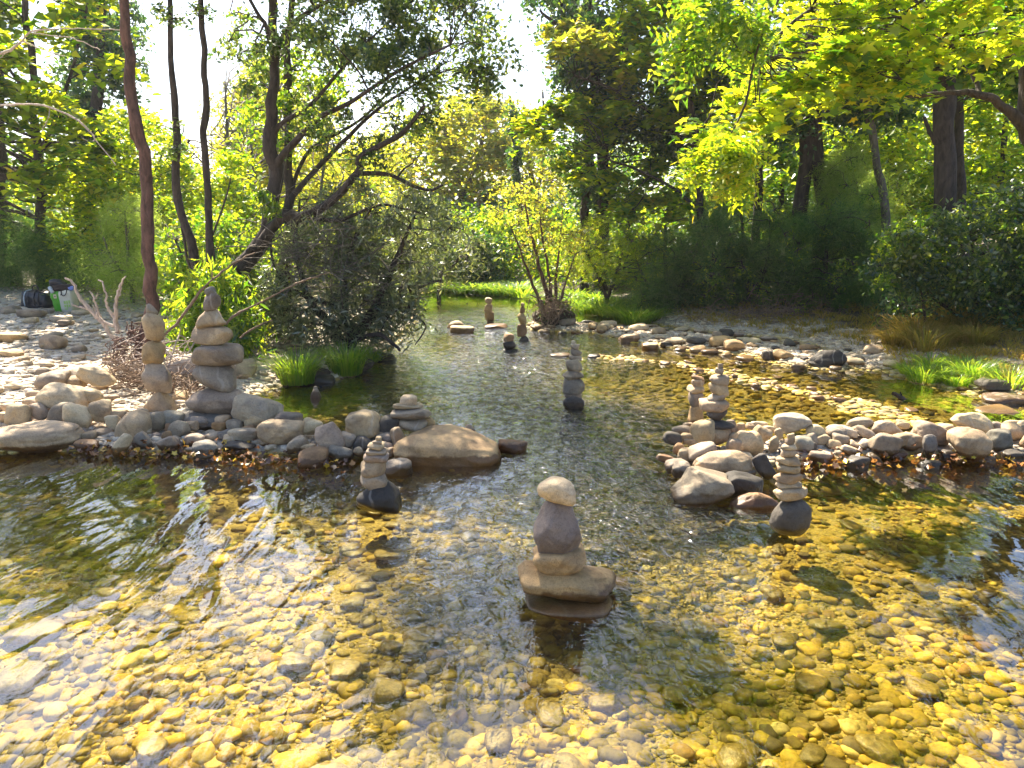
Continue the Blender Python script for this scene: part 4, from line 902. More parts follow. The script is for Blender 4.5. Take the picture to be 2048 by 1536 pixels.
ARCH = tree('arching_tree', 'dark crooked tree on the left bank with arching limbs over the creek', 'tree', 8.6,
     [[(462, 610, 20), (478, 545, 19), (520, 488, 16), (540, 440, 14), (553, 350, 14), (545, 300, 13), (543, 230, 12), (548, 150, 10), (543, 60, 9), (540, -60, 8), (530, -300, 5), (520, -560, 3)],
      [(480, 548, 9), (500, 500, 7, -.1), (515, 495, 6, -.1)],
      [(520, 492, 9), (560, 440, 10, -.2), (605, 432, 9, -.3), (660, 405, 8, -.4), (715, 345, 7, -.5), (725, 310, 6, -.5), (800, 270, 5, -.6), (850, 210, 3, -.7)],
      [(548, 335, 8), (575, 300, 7, -.2), (640, 235, 5, -.4), (700, 205, 4, -.5), (800, 140, 3, -.7), (900, 90, 2, -.8)],
      [(565, 440, 7, -.2), (580, 400, 6, -.1), (640, 330, 5), (700, 270, 4), (760, 215, 3), (860, 150, 2)],
      [(546, 290, 6), (560, 250, 5), (620, 210, 4), (690, 130, 3), (760, 60, 2), (850, -20, 2)],
      [(549, 130, 6), (575, 60, 5), (640, 10, 4), (720, -20, 3), (850, -90, 2)],
      [(715, 345, 5, -.5), (780, 350, 4, -.5), (850, 380, 3, -.6), (885, 370, 2, -.7)],
      [(605, 432, 5, -.3), (680, 440, 4, -.3), (760, 410, 3, -.3), (850, 430, 2, -.4)],
      [(545, 90, 5), (520, 30, 4), (480, -30, 3), (440, -120, 2)]],
     [F_([(560, -60), (700, -110), (960, -110), (1010, 10), (1005, 95), (985, 150), (900, 175), (860, 225), (760, 170), (640, 130), (560, 70)], (7.6, 9.6), 86, (20, 48), 'oval', .060, 210, 'leaf_small', tilt=.8, flat=.6, spread=.45),
      F_([(560, 130), (640, 150), (700, 190), (800, 180), (870, 230), (880, 300), (760, 330), (650, 300), (570, 250)], (7.8, 9.6), 26, (18, 36), 'oval', .055, 110, 'leaf_small', tilt=.8, flat=.6),
      F_([(500, -360), (900, -330), (960, -110), (520, -60)], (7.4, 10), 18, (40, 70), 'oval', .07, 230, 'leaf_small', tilt=.8),
      F_([(460, 20), (530, 0), (560, 120), (540, 230), (470, 180), (440, 80)], (8, 10), 13, (18, 36), 'oval', .06, 120, 'leaf_small', tilt=.8)], seed=14, extra=1)
tree('arching_tree', 'straight dark stem standing just behind the crooked tree', 'tree', 9.6,
     [[(568, 600, 12), (572, 520, 11), (580, 430, 10), (578, 330, 9), (575, 220, 8), (572, 110, 7), (585, 20, 6), (600, -150, 5), (610, -450, 3)], [(580, 300, 4), (620, 250, 3), (700, 180, 2)], [(585, 370, 4), (620, 300, 4), (720, 240, 3), (800, 160, 2)]],
     [F_([(480, 100), (560, 60), (640, 60), (680, 150), (640, 290), (560, 330), (490, 260)], (9.2, 11), 24, (20, 42), 'oval', .07, 130, 'leaf_green', tilt=.7), F_([(560, -420), (760, -420), (720, -150), (580, -120)], (9, 11), 16, (40, 70), 'oval', .07, 200, 'leaf_small')], seed=15)
tree('slender_tree', 'pale sunlit slender-stemmed trees beyond the crooked tree', 'tree', 14.5,
     [[(478, 540, 4), (470, 400, 4), (455, 260, 3), (450, 170, 1)], [(478, 540, 3), (505, 400, 3), (500, 250, 2), (490, 160, 1)], [(520, 540, 3), (540, 400, 3), (560, 250, 2)], [(630, 520, 3), (640, 400, 3), (660, 250, 2)]],
     [F_([(420, 250), (450, 190), (500, 130), (560, 130), (660, 170), (760, 190), (800, 280), (760, 400), (560, 430), (430, 400)], (17, 24), 92, (20, 48), 'oval', .12, 240, 'leaf_yellow', tilt=.7, flat=.7),
      F_([(430, 400), (760, 380), (760, 520), (440, 560)], (12.5, 17), 44, (30, 52), 'oval', .09, 200, 'leaf_plane', tilt=.6)], bark='bark_grey', seed=16)
tree('willow_bush', 'broad grey-green willow bush leaning over the water from the left bank', 'bush', 8.5,
     [[(700, 690, 12), (735, 640, 10), (770, 570, 7), (800, 500, 5), (830, 430, 2)], [(705, 690, 9), (690, 600, 7), (700, 500, 5), (740, 420, 2)], [(690, 690, 9), (620, 600, 6), (590, 500, 4), (600, 400, 2)],
      [(740, 640, 6), (790, 600, 4), (850, 570, 3), (885, 560, 2)], [(715, 680, 5, -.3), (760, 670, 4, -.5), (800, 700, 3, -.7)], [(735, 645, 5), (800, 620, 3), (850, 650, 2), (830, 690, 1)], [(690, 620, 5), (560, 560, 3), (540, 430, 2)]],
     [F_([(560, 440), (640, 380), (740, 370), (840, 390), (910, 430), (905, 500), (850, 560), (770, 600), (680, 590), (590, 560)], (7.9, 9.6), 84, (16, 42), 'narrow', .095, 165, 'leaf_olive', tilt=.9, flat=.9, spread=.55, ntw=6, droop=-.2),
      F_([(520, 540), (600, 560), (700, 580), (800, 560), (840, 600), (800, 650), (760, 700), (690, 690), (640, 690), (560, 650), (520, 610)], (7.9, 9.2), 66, (16, 38), 'narrow', .09, 140, 'leaf_willow', tilt=.9, flat=.9, spread=.5, ntw=6, bark='bark_dark')], seed=17)
tree('oleander_bush', 'upright bright green lance-leaved shrub behind the tall left cairn', 'bush', 7.7,
     [[(440, 715, 5), (430, 650, 4), (420, 560, 2)], [(440, 715, 4), (470, 640, 3), (470, 560, 2)], [(440, 715, 4), (385, 650, 3), (370, 590, 2)], [(440, 715, 3), (500, 660, 3), (520, 600, 1)]],
     [F_([(345, 600), (380, 540), (440, 530), (500, 560), (530, 640), (500, 690), (440, 710), (370, 680)], (7.3, 8.3), 46, (16, 32), 'narrow', .13, 110, 'leaf_green', tilt=.7, droop=-.9, flat=1, spread=.5),
      F_([(500, 360), (540, 350), (540, 430), (500, 430)], (8, 8.4), 4, (14, 22), 'narrow', .12, 50, 'leaf_green', droop=-.8, limbs=0)], seed=18)
tree('understory_bush', 'dense olive undergrowth bush under the three pole trunks', 'bush', 9.2,
     [[(400, 640, 4), (380, 560, 3), (350, 480, 2)], [(400, 640, 4), (460, 560, 3), (480, 470, 2)]],
     [F_([(325, 470), (380, 430), (480, 440), (560, 450), (560, 620), (480, 650), (350, 640)], (8.8, 10.4), 56, (22, 42), 'oval', .07, 250, 'leaf_green', tilt=.8, flat=.8)], seed=19)

# --- far centre
tree('far_tree', 'yellowish tree in full sun at the far bend of the creek', 'tree', 26.0, [[(930, 500, 7), (925, 400, 6), (900, 300, 5), (870, 200, 3)], [(925, 400, 4), (960, 300, 4), (975, 200, 2)], [(925, 420, 4), (850, 350, 3), (800, 290, 2)]],
     [F_([(760, 290), (830, 230), (880, 230), (940, 180), (990, 190), (1030, 260), (1050, 330), (1060, 440), (960, 430), (860, 450), (760, 400)], (24, 29), 84, (22, 50), 'star', .20, 130, 'leaf_yellow', tilt=.5, flat=.4)], seed=21, bark='bark_grey')
tree('far_tree', 'pale green tree with bare twigs on top, right of far bend', 'tree', 28.0, [[(1075, 500, 7), (1070, 400, 6), (1050, 300, 4), (1020, 200, 2)], [(1070, 400, 4), (1090, 300, 3), (1085, 180, 2)]],
     [F_([(985, 250), (1000, 190), (1030, 200), (1060, 260), (1110, 300), (1140, 400), (1100, 460), (1010, 440)], (26, 30), 36, (24, 46), 'oval', .17, 160, 'leaf_yellow', tilt=.6, flat=.6)], seed=22, bark='bark_grey')
tree('ivy_clad_tree', 'slim far trunk wrapped in dark ivy above the bend', 'tree', 21.0, [[(1045, 480, 7), (1036, 380, 6), (1030, 290, 5), (1022, 230, 3)]],
     [F_([(1015, 225), (1035, 225), (1048, 320), (1052, 420), (1025, 420)], (20.6, 21.4), 16, (9, 15), 'oval', .11, 120, 'leaf_dark', tilt=.9, flat=1)], seed=23)
tree('far_bush', 'olive and green bushes massed behind the far grass', 'bush', 19.0, [[(930, 560, 4), (915, 500, 3), (900, 440, 2)], [(930, 560, 4), (1000, 500, 3), (1040, 440, 2)]],
     [F_([(830, 420), (1150, 420), (1170, 540), (1000, 570), (880, 570), (830, 540)], (17.3, 20), 66, (24, 44), 'oval', .11, 240, 'leaf_green', tilt=.8, flat=.8)], seed=24)
tree('far_bush', 'dark blue-green rounded bush in shade left of the far bend', 'bush', 17.0, [[(930, 562, 4), (935, 510, 3), (945, 460, 2)]],
     [F_([(905, 470), (950, 440), (990, 470), (1000, 550), (940, 565), (900, 550)], (16.6, 17.6), 24, (18, 32), 'oval', .09, 280, 'leaf_dark', tilt=.9, flat=1)], seed=25)
tree('far_bush', 'pale twiggy willow scrub at the far left waterline', 'bush', 14.8, [[(880, 570, 3), (890, 500, 3), (860, 420, 1)], [(880, 570, 3), (930, 500, 2), (950, 460, 1)]],
     [F_([(800, 430), (870, 400), (930, 440), (960, 480), (930, 540), (860, 570), (800, 540)], (13.6, 15.4), 36, (20, 38), 'narrow', .10, 150, 'leaf_olive', tilt=.9, flat=.9)], seed=26)
SHR = tree('stemmed_shrub', 'multi-stemmed russet-barked shrub rising from a mound in the creek', 'bush', 11.0,
     [[(1105, 640, 6), (1085, 560, 4), (1065, 480, 3), (1050, 410, 2), (1045, 350, 1)], [(1105, 640, 5), (1100, 560, 3), (1085, 470, 2), (1075, 390, 1)], [(1108, 640, 5), (1112, 560, 3), (1120, 480, 2), (1125, 420, 1)], [(1102, 640, 4), (1070, 580, 3), (1040, 500, 2), (1020, 450, 1)],
      [(1110, 640, 4), (1130, 570, 2), (1150, 510, 1)], [(1100, 640, 3), (1080, 600, 2), (1060, 590, 1)]],
     [F_([(985, 360), (1030, 330), (1090, 340), (1150, 400), (1165, 480), (1140, 560), (1080, 540), (1020, 500), (990, 430)], (10.5, 11.8), 36, (14, 30), 'oval', .05, 90, 'leaf_yellow', tilt=.7, flat=.8), 
      F_([(1075, 600), (1130, 600), (1140, 645), (1075, 645)], (10.8, 11.2), 12, (12, 20), 'oval', .05, 90, 'leaf_small', tilt=.9, flat=1)], seed=27, bark='bark_red')
tree('locust_shrub', 'bright green low locust shrub on the right bank behind the grass', 'bush', 12.8,
     [[(1215, 600, 4), (1190, 540, 3), (1160, 480, 2)], [(1215, 600, 4), (1240, 520, 3), (1260, 450, 2)]],
     [F_([(1120, 450), (1180, 430), (1260, 430), (1330, 470), (1320, 560), (1240, 590), (1150, 540)], (12, 13.4), 40, (18, 34), 'compound', .16, 50, 'leaf_plane', tilt=.6, flat=.5)], seed=28)

tree('far_bush', 'low mixed green scrub on the right bank behind the locust shrub', 'bush', 15.5, [[(1230, 560, 4), (1210, 500, 3), (1180, 450, 2)], [(1230, 560, 4), (1290, 500, 3), (1320, 450, 2)]],
     [F_([(1110, 470), (1200, 430), (1330, 430), (1360, 540), (1260, 585), (1130, 575)], (14.6, 16.4), 52, (20, 42), 'oval', .09, 230, 'leaf_green', tilt=.8, flat=.8)], seed=29)

# --- right bank
tree('ivy_clad_tree', 'big dark ivy-clad tree right of the far bend, twin trunks', 'tree', 14.2,
     [[(1203, 500, 14), (1202, 430, 13), (1205, 340, 12), (1195, 200, 12), (1180, 60, 10), (1170, -150, 8), (1165, -420, 4)], [(1170, 500, 9), (1168, 430, 9), (1180, 330, 8), (1160, 180, 7), (1130, 60, 5), (1115, -40, 3)], [(1195, 190, 7), (1280, 100, 5), (1360, -40, 4)], [(1195, 140, 6), (1120, 60, 5), (1080, 20, 2)]],
     [F_([(1060, 20), (1110, -60), (1250, -60), (1360, 60), (1380, 210), (1340, 300), (1250, 395), (1160, 395), (1125, 330), (1150, 200), (1110, 120)], (13.4, 15), 92, (24, 48), 'oval', .10, 340, 'leaf_dark', tilt=.8, flat=.7),
      F_([(1120, -420), (1400, -420), (1400, -40), (1100, -20)], (12.8, 15.2), 9, (40, 70), 'oval', .11, 260, 'leaf_dark', tilt=.8)], seed=31)
tree('plane_tree', 'plane tree with yellow-green leaf sprays in front of the ivy-clad one', 'tree', 12.8,
     [[(1405, 520, 8), (1400, 440, 8), (1395, 300, 7), (1370, 150, 6), (1340, 0, 5), (1320, -250, 3)], [(1396, 300, 4), (1330, 250, 3), (1250, 190, 3), (1150, 150, 2)], [(1380, 180, 4), (1280, 110, 3), (1180, 60, 2)], [(1400, 420, 4), (1320, 360, 3), (1220, 320, 2)]],
     [F_([(1075, 60), (1140, 30), (1240, 90), (1260, 160), (1230, 200), (1120, 110)], (12, 13.2), 15, (16, 32), 'star', .13, 90, 'leaf_yellow', tilt=.35, flat=.25),
      F_([(1050, 235), (1120, 190), (1240, 190), (1260, 250), (1150, 260), (1200, 330), (1290, 320), (1350, 340), (1380, 420), (1270, 430), (1140, 330), (1060, 290)], (12, 13.6), 40, (18, 36), 'star', .13, 120, 'leaf_plane', tilt=.35, flat=.22),
      F_([(1240, -20), (1420, -60), (1440, 200), (1330, 250), (1250, 100)], (12, 13.6), 30, (26, 48), 'star', .13, 150, 'leaf_plane', tilt=.4, flat=.25),
      F_([(1220, -420), (1560, -420), (1540, -60), (1260, -60)], (10.4, 12.6), 6, (40, 70), 'star', .13, 160, 'leaf_green', tilt=.4)], seed=32)
tree('forest_tree', 'dark twin-trunked ivied tree in the middle of the right wood', 'tree', 12.5,
     [[(1588, 480, 16), (1600, 420, 14), (1612, 330, 14), (1617, 230, 15), (1625, 100, 13), (1625, -60, 10), (1620, -350, 5)], [(1640, 480, 13), (1645, 400, 11), (1634, 300, 12), (1638, 200, 11), (1660, 60, 9), (1680, -150, 5)]],
     [F_([(1430, 100), (1560, 120), (1700, 110), (1800, 130), (1830, 210), (1640, 250), (1480, 240)], (12, 14.2), 46, (28, 50), 'oval', .11, 260, 'leaf_dark', tilt=.7), F_([(1420, -420), (1850, -420), (1830, -40), (1440, -20)], (11.5, 14), 12, (40, 70), 'oval', .12, 200, 'leaf_green', tilt=.6)], seed=33)
tree('forest_tree', 'thick straight dark trunk with rough bark towards the right edge', 'tree', 10.2,
     [[(1890, 500, 22), (1890, 430, 20), (1890, 330, 20), (1890, 210, 20), (1888, 90, 22), (1885, -40, 22), (1880, -250, 16), (1875, -520, 7)], [(1875, 290, 5), (1855, 255, 4), (1848, 235, 3)], [(1888, 60, 8), (1800, -20, 6), (1700, -80, 4)], [(1890, 20, 8), (1980, -60, 5), (2080, -160, 3)]],
     [F_([(1650, -420), (2200, -420), (2200, -60), (1680, -80)], (8.6, 11.5), 24, (45, 80), 'star', .14, 150, 'leaf_green', tilt=.45, amin=4.2), F_([(1700, 20), (2060, 0), (2080, 130), (1720, 120)], (9.6, 12), 26, (26, 50), 'star', .12, 130, 'leaf_green', tilt=.5)], seed=34)
tree('forest_tree', 'slim dark trunk close behind the thick straight one', 'tree', 13.0,
     [[(1925, 500, 10), (1922, 400, 10), (1918, 300, 9), (1915, 180, 8), (1910, 40, 6), (1900, -200, 4)]], [F_([(1780, 60), (2080, 40), (2080, 200), (1960, 200), (1800, 180)], (12.5, 14.5), 30, (30, 52), 'oval', .12, 230, 'leaf_green', tilt=.6)], seed=35)
tree('forest_tree', 'thin grey leaning trunk between the dark pair and the thick trunk', 'tree', 12.0,
     [[(1775, 520, 9), (1768, 420, 8), (1757, 340, 7), (1740, 250, 8), (1715, 150, 6), (1700, 40, 5), (1690, -150, 3)]], [F_([(1640, -60), (1780, -60), (1800, 120), (1660, 140)], (11.5, 13), 18, (30, 50), 'oval', .12, 200, 'leaf_green', tilt=.6)], bark='bark_grey', seed=36)
tree('forest_tree', 'thin dark stem right of the ivy-clad pair, deep in the wood', 'tree', 14.0, [[(1510, 500, 9), (1515, 400, 8), (1520, 300, 7), (1500, 160, 6), (1480, 0, 5), (1470, -200, 3)]], [F_([(1420, 60), (1560, 60), (1560, 210), (1430, 250)], (13.5, 15), 26, (28, 50), 'oval', .12, 260, 'leaf_dark', tilt=.7)], seed=37)
OVER = tree('plane_tree', 'plane tree at the right edge whose big lobed leaves overhang the creek', 'tree', 6.9,
     [[(2155, 620, 30), (2120, 430, 26), (2085, 300, 24), (2060, 240, 22), (2062, 120, 21), (2075, -20, 18), (2090, -250, 12), (2100, -480, 6)],
      [(2052, 245, 14), (2010, 215, 9), (1960, 188, 7, -.1), (1900, 186, 5, -.2), (1840, 192, 4, -.3), (1760, 190, 3, -.4)], [(2060, 112, 10), (1960, 103, 7, -.3), (1890, 88, 6, -.5), (1830, 62, 5, -.6), (1740, 52, 4, -.8), (1660, 50, 2, -1)],
      [(1960, 188, 5, -.1), (1945, 150, 4), (1905, 120, 3)], [(1880, 86, 5, -.5), (1860, 75, 5, -.6), (1820, 50, 3, -.6), (1790, 20, 2, -.6)], [(2070, 0, 10), (1980, -60, 7, -.4), (1800, -60, 5, -.9), (1620, 20, 3, -1.3), (1520, 110, 2, -1.5)]],
     [F_([(1395, 235), (1440, 200), (1500, 110), (1600, 60), (1700, 60), (1800, 110), (1830, 150), (1760, 180), (1650, 180), (1560, 230), (1470, 265), (1420, 275)], (5.0, 6.2), 46, (20, 40), 'lobed', .095, 62, 'leaf_plane', tilt=.35, flat=.25, spread=.55, arch=.4),
      F_([(1560, -60), (1760, -80), (2060, -60), (2070, 80), (1960, 110), (1930, 160), (1800, 120), (1700, 90), (1600, 50)], (5.2, 7), 56, (24, 46), 'lobed', .098, 48, 'leaf_plane', tilt=.4, flat=.3, spread=.55),
      F_([(1540, -420), (2250, -420), (2150, -60), (1600, -60)], (4.8, 7.4), 18, (50, 90), 'lobed', .12, 60, 'leaf_plane', tilt=.4, flat=.3)], seed=38)
tree('locust_tree', 'locust branches with drooping feather-like compound leaves over the creek', 'tree', 6.2,
     [[(2260, 640, 16), (2250, 400, 14), (2200, 100, 12), (2100, -200, 10), (1900, -400, 7, -.3), (1700, -400, 5, -.6), (1500, -250, 4, -.9), (1440, -60, 3, -1)], [(1500, -250, 3, -.9), (1420, -120, 2, -1), (1380, 0, 1, -1)], [(1700, -400, 4, -.6), (1600, -100, 3, -1), (1520, 80, 2, -1.2), (1490, 210, 2, -1.2), (1460, 270, 1, -1.2)]],
     [F_([(1340, 20), (1380, -30), (1480, -30), (1560, 40), (1520, 130), (1420, 100), (1360, 110)], (4.7, 5.3), 9, (18, 30), 'compound', .32, 9, 'leaf_green', tilt=.4, droop=.7, spread=.6),
      F_([(1385, 300), (1430, 270), (1520, 280), (1530, 340), (1480, 370), (1400, 345)], (4.8, 5.2), 9, (16, 28), 'compound', .30, 8, 'leaf_plane', tilt=.4, droop=.8, spread=.6, limbs=0)], seed=39)
# tamarisks: soft dark masses on the right bank
for k, (lab, Y, st, poly, n, mt, px) in enumerate([
    ('dark feathery tamarisk nearest the far pool, sunlit along its left side', 12.4, [(1340, 650), (1330, 540), (1330, 450)], [(1275, 560), (1300, 470), (1350, 440), (1430, 450), (1440, 640), (1280, 655)], 62, 'leaf_feather_dark', 0),
    ('dark feathery tamarisk in the middle of the right bank, dead twigs below', 12.0, [(1500, 650), (1490, 520), (1480, 410)], [(1400, 450), (1470, 395), (1570, 420), (1600, 520), (1580, 640), (1410, 650)], 76, 'leaf_feather_dark', 0),
    ('dark spreading tamarisk right of the middle one, below the trunks', 11.7, [(1660, 650), (1650, 540), (1660, 430)], [(1570, 440), (1660, 400), (1760, 450), (1790, 560), (1760, 650), (1580, 650)], 72, 'leaf_feather_dark', 0),
    ('tall light green plume of tamarisk catching the sun among the trunks', 12.6, [(1735, 600), (1725, 450), (1700, 320)], [(1640, 400), (1665, 300), (1700, 285), (1750, 330), (1790, 400), (1810, 490), (1720, 520), (1640, 470)], 64, 'leaf_feather_light', 0)]):
    tree('tamarisk_bush', lab, 'bush', Y, [[(*st[0], 5), (*st[1], 4), (*st[2], 2)], [(*st[0], 4), (st[1][0] - 40, st[1][1] + 20, 3), (st[2][0] - 60, st[2][1] + 60, 1)], [(*st[0], 4), (st[1][0] + 40, st[1][1] + 20, 3), (st[2][0] + 60, st[2][1] + 60, 1)]],
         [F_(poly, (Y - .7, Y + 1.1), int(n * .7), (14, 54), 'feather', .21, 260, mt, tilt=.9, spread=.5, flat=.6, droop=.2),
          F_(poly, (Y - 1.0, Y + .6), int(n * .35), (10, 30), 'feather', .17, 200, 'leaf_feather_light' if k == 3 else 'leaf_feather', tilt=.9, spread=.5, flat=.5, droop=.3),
          F_(poly, (Y - 1.1, Y + .2), int(n * .22), (10, 26), 'oval', .045, 70, 'leaf_green', tilt=.8, flat=.7, tw=1.6)], seed=50 + k, group='tamarisks of the right bank')
tree('thicket_bush', 'sunlit green leafy sprays on the left flank of the right thicket', 'bush', 9.0, [[(1850, 650, 3), (1840, 560, 2), (1820, 480, 1)]],
     [F_([(1770, 470), (1840, 430), (1900, 450), (1880, 560), (1800, 600), (1760, 540)], (8.5, 9.6), 22, (14, 34), 'oval', .06, 160, 'leaf_green', tilt=.8, flat=.6)], seed=59)
tree('thicket_bush', 'dense dark green round-leaved thicket at the right edge', 'bush', 9.2, [[(1960, 660, 5), (1950, 560, 4), (1940, 440, 2)], [(1960, 660, 5), (2040, 560, 4), (2060, 440, 2)], [(1960, 660, 4), (1850, 580, 3), (1820, 480, 2)]],
     [F_([(1780, 480), (1840, 440), (1900, 400), (2000, 380), (2140, 360), (2140, 600), (1960, 610), (1840, 600)], (8.4, 10), 74, (20, 48), 'oval', .065, 230, 'leaf_small', tilt=.8, flat=.7),
      F_([(1760, 520), (1900, 520), (2140, 540), (2140, 640), (1940, 630), (1780, 640)], (8.6, 9.8), 50, (22, 40), 'oval', .06, 220, 'leaf_dark', tilt=.9, flat=.8)], seed=60)
tree('background_tree', 'sunlit yellow-green tree mass behind the trunks on the right', 'tree', 17.0, [[(1800, 480, 6), (1790, 380, 6), (1780, 260, 5), (1800, 120, 3)], [(2000, 480, 6), (2000, 380, 6), (2010, 260, 5), (2020, 120, 3)]],
     [F_([(1660, 180), (1860, 190), (2120, 140), (2120, 430), (1840, 450), (1700, 330)], (15, 19), 84, (30, 56), 'oval', .15, 230, 'leaf_plane', tilt=.5, flat=.4)], seed=61)
tree('background_tree', 'patchy green tree mass seen between the dark trunks, centre right', 'tree', 18.0, [[(1450, 480, 6), (1440, 380, 6), (1440, 260, 5), (1460, 120, 3)], [(1560, 480, 5), (1565, 360, 5), (1560, 220, 3)]],
     [F_([(1280, 240), (1400, 190), (1600, 210), (1680, 250), (1680, 450), (1300, 470)], (16, 20), 74, (30, 54), 'oval', .15, 200, 'leaf_green', tilt=.6, flat=.5)], seed=62)
tree('background_tree', 'tall background tree closing the sky at upper right', 'tree', 20.0, [[(1700, 480, 8), (1700, 300, 8), (1710, 60, 6), (1700, -200, 4)]],
     [F_([(1340, -70), (2150, -70), (2150, 150), (1500, 200), (1350, 100)], (18, 23), 48, (40, 75), 'star', .2, 150, 'leaf_green', tilt=.6, flat=.5)], seed=63)

# far wood: trunks and leaves that read as one mass
rgf = np.random.default_rng(77)
def wood(name, poly, Y, n, per, size, mat, lab, seed, r=(40, 80)):
    rg = np.random.default_rng(seed); q = fill_poly(rg, poly, n); Ps = []
    for (px, py) in q:
        Yk = rg.uniform(*Y); c = at_y(px, py, Yk); R = rg.uniform(*r) * mpp(py, Yk)
        g = gz(c[0], c[1]); c[2] = max(c[2], g + .3)
        Ps.append(rg.normal(size=(per, 3)) * R * .5 * [1, 1, .7] + c)
    P = np.concatenate(Ps); V, F = leaves_np(rg, P, size, 'oval', .7); NL[0] += len(P)
    return tag(link(name, mesh_np(name, V, F, False), M[mat]), lab, 'woodland', kind='stuff')
wood('far_woodland', [(-700, 330), (250, 330), (420, 360), (700, 330), (900, 330), (1150, 310), (1300, 260), (1700, 240), (2800, 200), (2800, 540), (-700, 540)], (27, 40), 330, 230, .34, 'leaf_green', 'distant green woodland behind the trees', 91)
wood('shaded_woodland', [(-900, 430), (2900, 400), (2900, 560), (-900, 560)], (22, 27), 230, 200, .26, 'leaf_dark', 'dark undergrowth of the wood behind the banks', 92)

# ---------------------------------------------------------------- grass
def blades(rg, c, n, R, h, lean=.5, w=.006):
    a = rg.uniform(0, 2 * math.pi, n); r = R * np.sqrt(rg.random(n)) * .55
    b = np.stack([c[0] + np.cos(a) * r, c[1] + np.sin(a) * r, np.full(n, c[2])], -1)
    H = h * rg.uniform(.55, 1.15, n); out = np.stack([np.cos(a), np.sin(a)], -1) * (R * rg.uniform(.3, 1.4, n))[:, None]
    t = np.array([0, .35, .7, 1.0]); side = np.stack([-np.sin(a + rg.normal(0, .6, n)), np.cos(a), np.zeros(n)], -1)
    V = []
    for i, tt in enumerate(t):
        p = b.copy(); p[:, :2] += out * tt ** 1.7; p[:, 2] += H * (tt - lean * tt ** 3)
        ww = w * (1 - tt) ** .6 if i < 3 else w * .05
        V += [p - side * ww, p + side * ww]
    V = np.stack(V, 1); F = np.array([[0, 1, 3, 2], [2, 3, 5, 4], [4, 5, 7, 6]])
    return V.reshape(-1, 3), (F[None] + (np.arange(n) * 8)[:, None, None]).reshape(-1, 4)
def tuft(px, py, R, h, n, lab, mat='grass', grp=None, lean=.5, seed=0, w=.006, name='grass_tuft'):
    z = 0.0
    for _ in range(6): q = at_z(px, py, z); z = max(gz(q[0], q[1]), .02)
    rg = np.random.default_rng(seed + int(px)); V, F = blades(rg, (q[0], q[1], z), n, R, h, lean, w)
    o = link(name, mesh_np(name, V - np.array([q[0], q[1], z]), F, False), M[mat], loc=(q[0], q[1], z)); return tag(o, lab, 'grass', grp)
def mound(px, py, w, h, lab, name='soil_mound', col='black'):
    z = 0
    for _ in range(5): q = at_z(px, py, z); z = max(0, gz(q[0], q[1]))
    me = mesh_np(name, stone_shape(5, 900 + int(px), 5, 14, .16)[0] * np.array([w, w * .8, h]) / 2, ico(5)[1])
    o = link(name, me, M['soil'], loc=(q[0], q[1] + w * .3, z + h * .2)); return tag(o, lab, 'mound')
M['soil'] = mat_plain('dark_soil', (.045, .032, .022), .9, .5, 20, .02)
mound(600, 768, .50, .20, 'dark earth clod under the left bright grass tuft'); mound(690, 750, .50, .20, 'dark earth clod under the right bright grass tuft'); mound(1108, 652, .62, .34, 'dark root mound under the stemmed shrub')
tuft(596, 766, .27, .52, 460, 'bright green arching grass tuft at the left shore, left of two', seed=1, w=.0045); tuft(694, 748, .27, .50, 420, 'bright green arching grass tuft at the left shore, right of two', seed=2, w=.0045)

tuft(742, 722, .2, .2, 120, 'dark green grass at the foot of the willow bush', seed=4)
def clumps(pts, R, h, n, what, where, grp, seed, w=.006, mat='grass'):
    o = sorted(range(len(pts)), key=lambda k: pts[k][0]); num = ['leftmost'] + [x + ' from left' for x in 'second third fourth fifth sixth seventh eighth ninth tenth eleventh twelfth thirteenth fourteenth fifteenth'.split()]
    for r, k in enumerate(o):
        f = .75 + .5 * ((k * 37) % 10) / 10
        tuft(pts[k][0], pts[k][1], R * f, h * f, n, f'{num[r]} {what} {where}', mat=mat, grp=grp, seed=seed + k, w=w)
FG = [(862, 578), (880, 582), (905, 580), (925, 586), (950, 586), (975, 588), (1000, 590), (1022, 590), (1045, 594), (868, 570), (895, 568), (940, 574), (965, 575), (1010, 580), (1040, 582)]
clumps(FG, .42, .36, 240, 'sunlit yellow-green grass clump', 'in the strip along the far bank', 'far bank grass clumps', 0, w=.013)
RG = [(1082, 606), (1130, 612), (1160, 618), (1180, 626), (1205, 628), (1228, 634), (1250, 640), (1270, 646), (1192, 606), (1240, 615), (1275, 620), (1150, 598), (1290, 640)]
clumps(RG, .36, .34, 240, 'sunlit green grass clump', 'at the water edge behind the right bar', 'right pool grass clumps', 40, w=.01)
QG = [(1820, 745), (1848, 762), (1880, 750), (1912, 768), (1945, 752), (1862, 732), (1935, 728), (2020, 760)]
clumps(QG, .24, .24, 240, 'ragged green grass clump', 'on the near right shore', 'right shore grass clumps', 80, w=.0045)
DG = [(1790, 690), (1830, 680), (1870, 670), (1900, 690), (1940, 665), (1960, 640), (1985, 660), (1920, 640), (2000, 620), (1880, 640), (2030, 650), (1850, 700), (1950, 690)]
clumps(DG, .32, .42, 260, 'yellow dry grass clump', 'below the right thicket', 'dry grass clumps', 120, w=.006, mat='dry_grass')
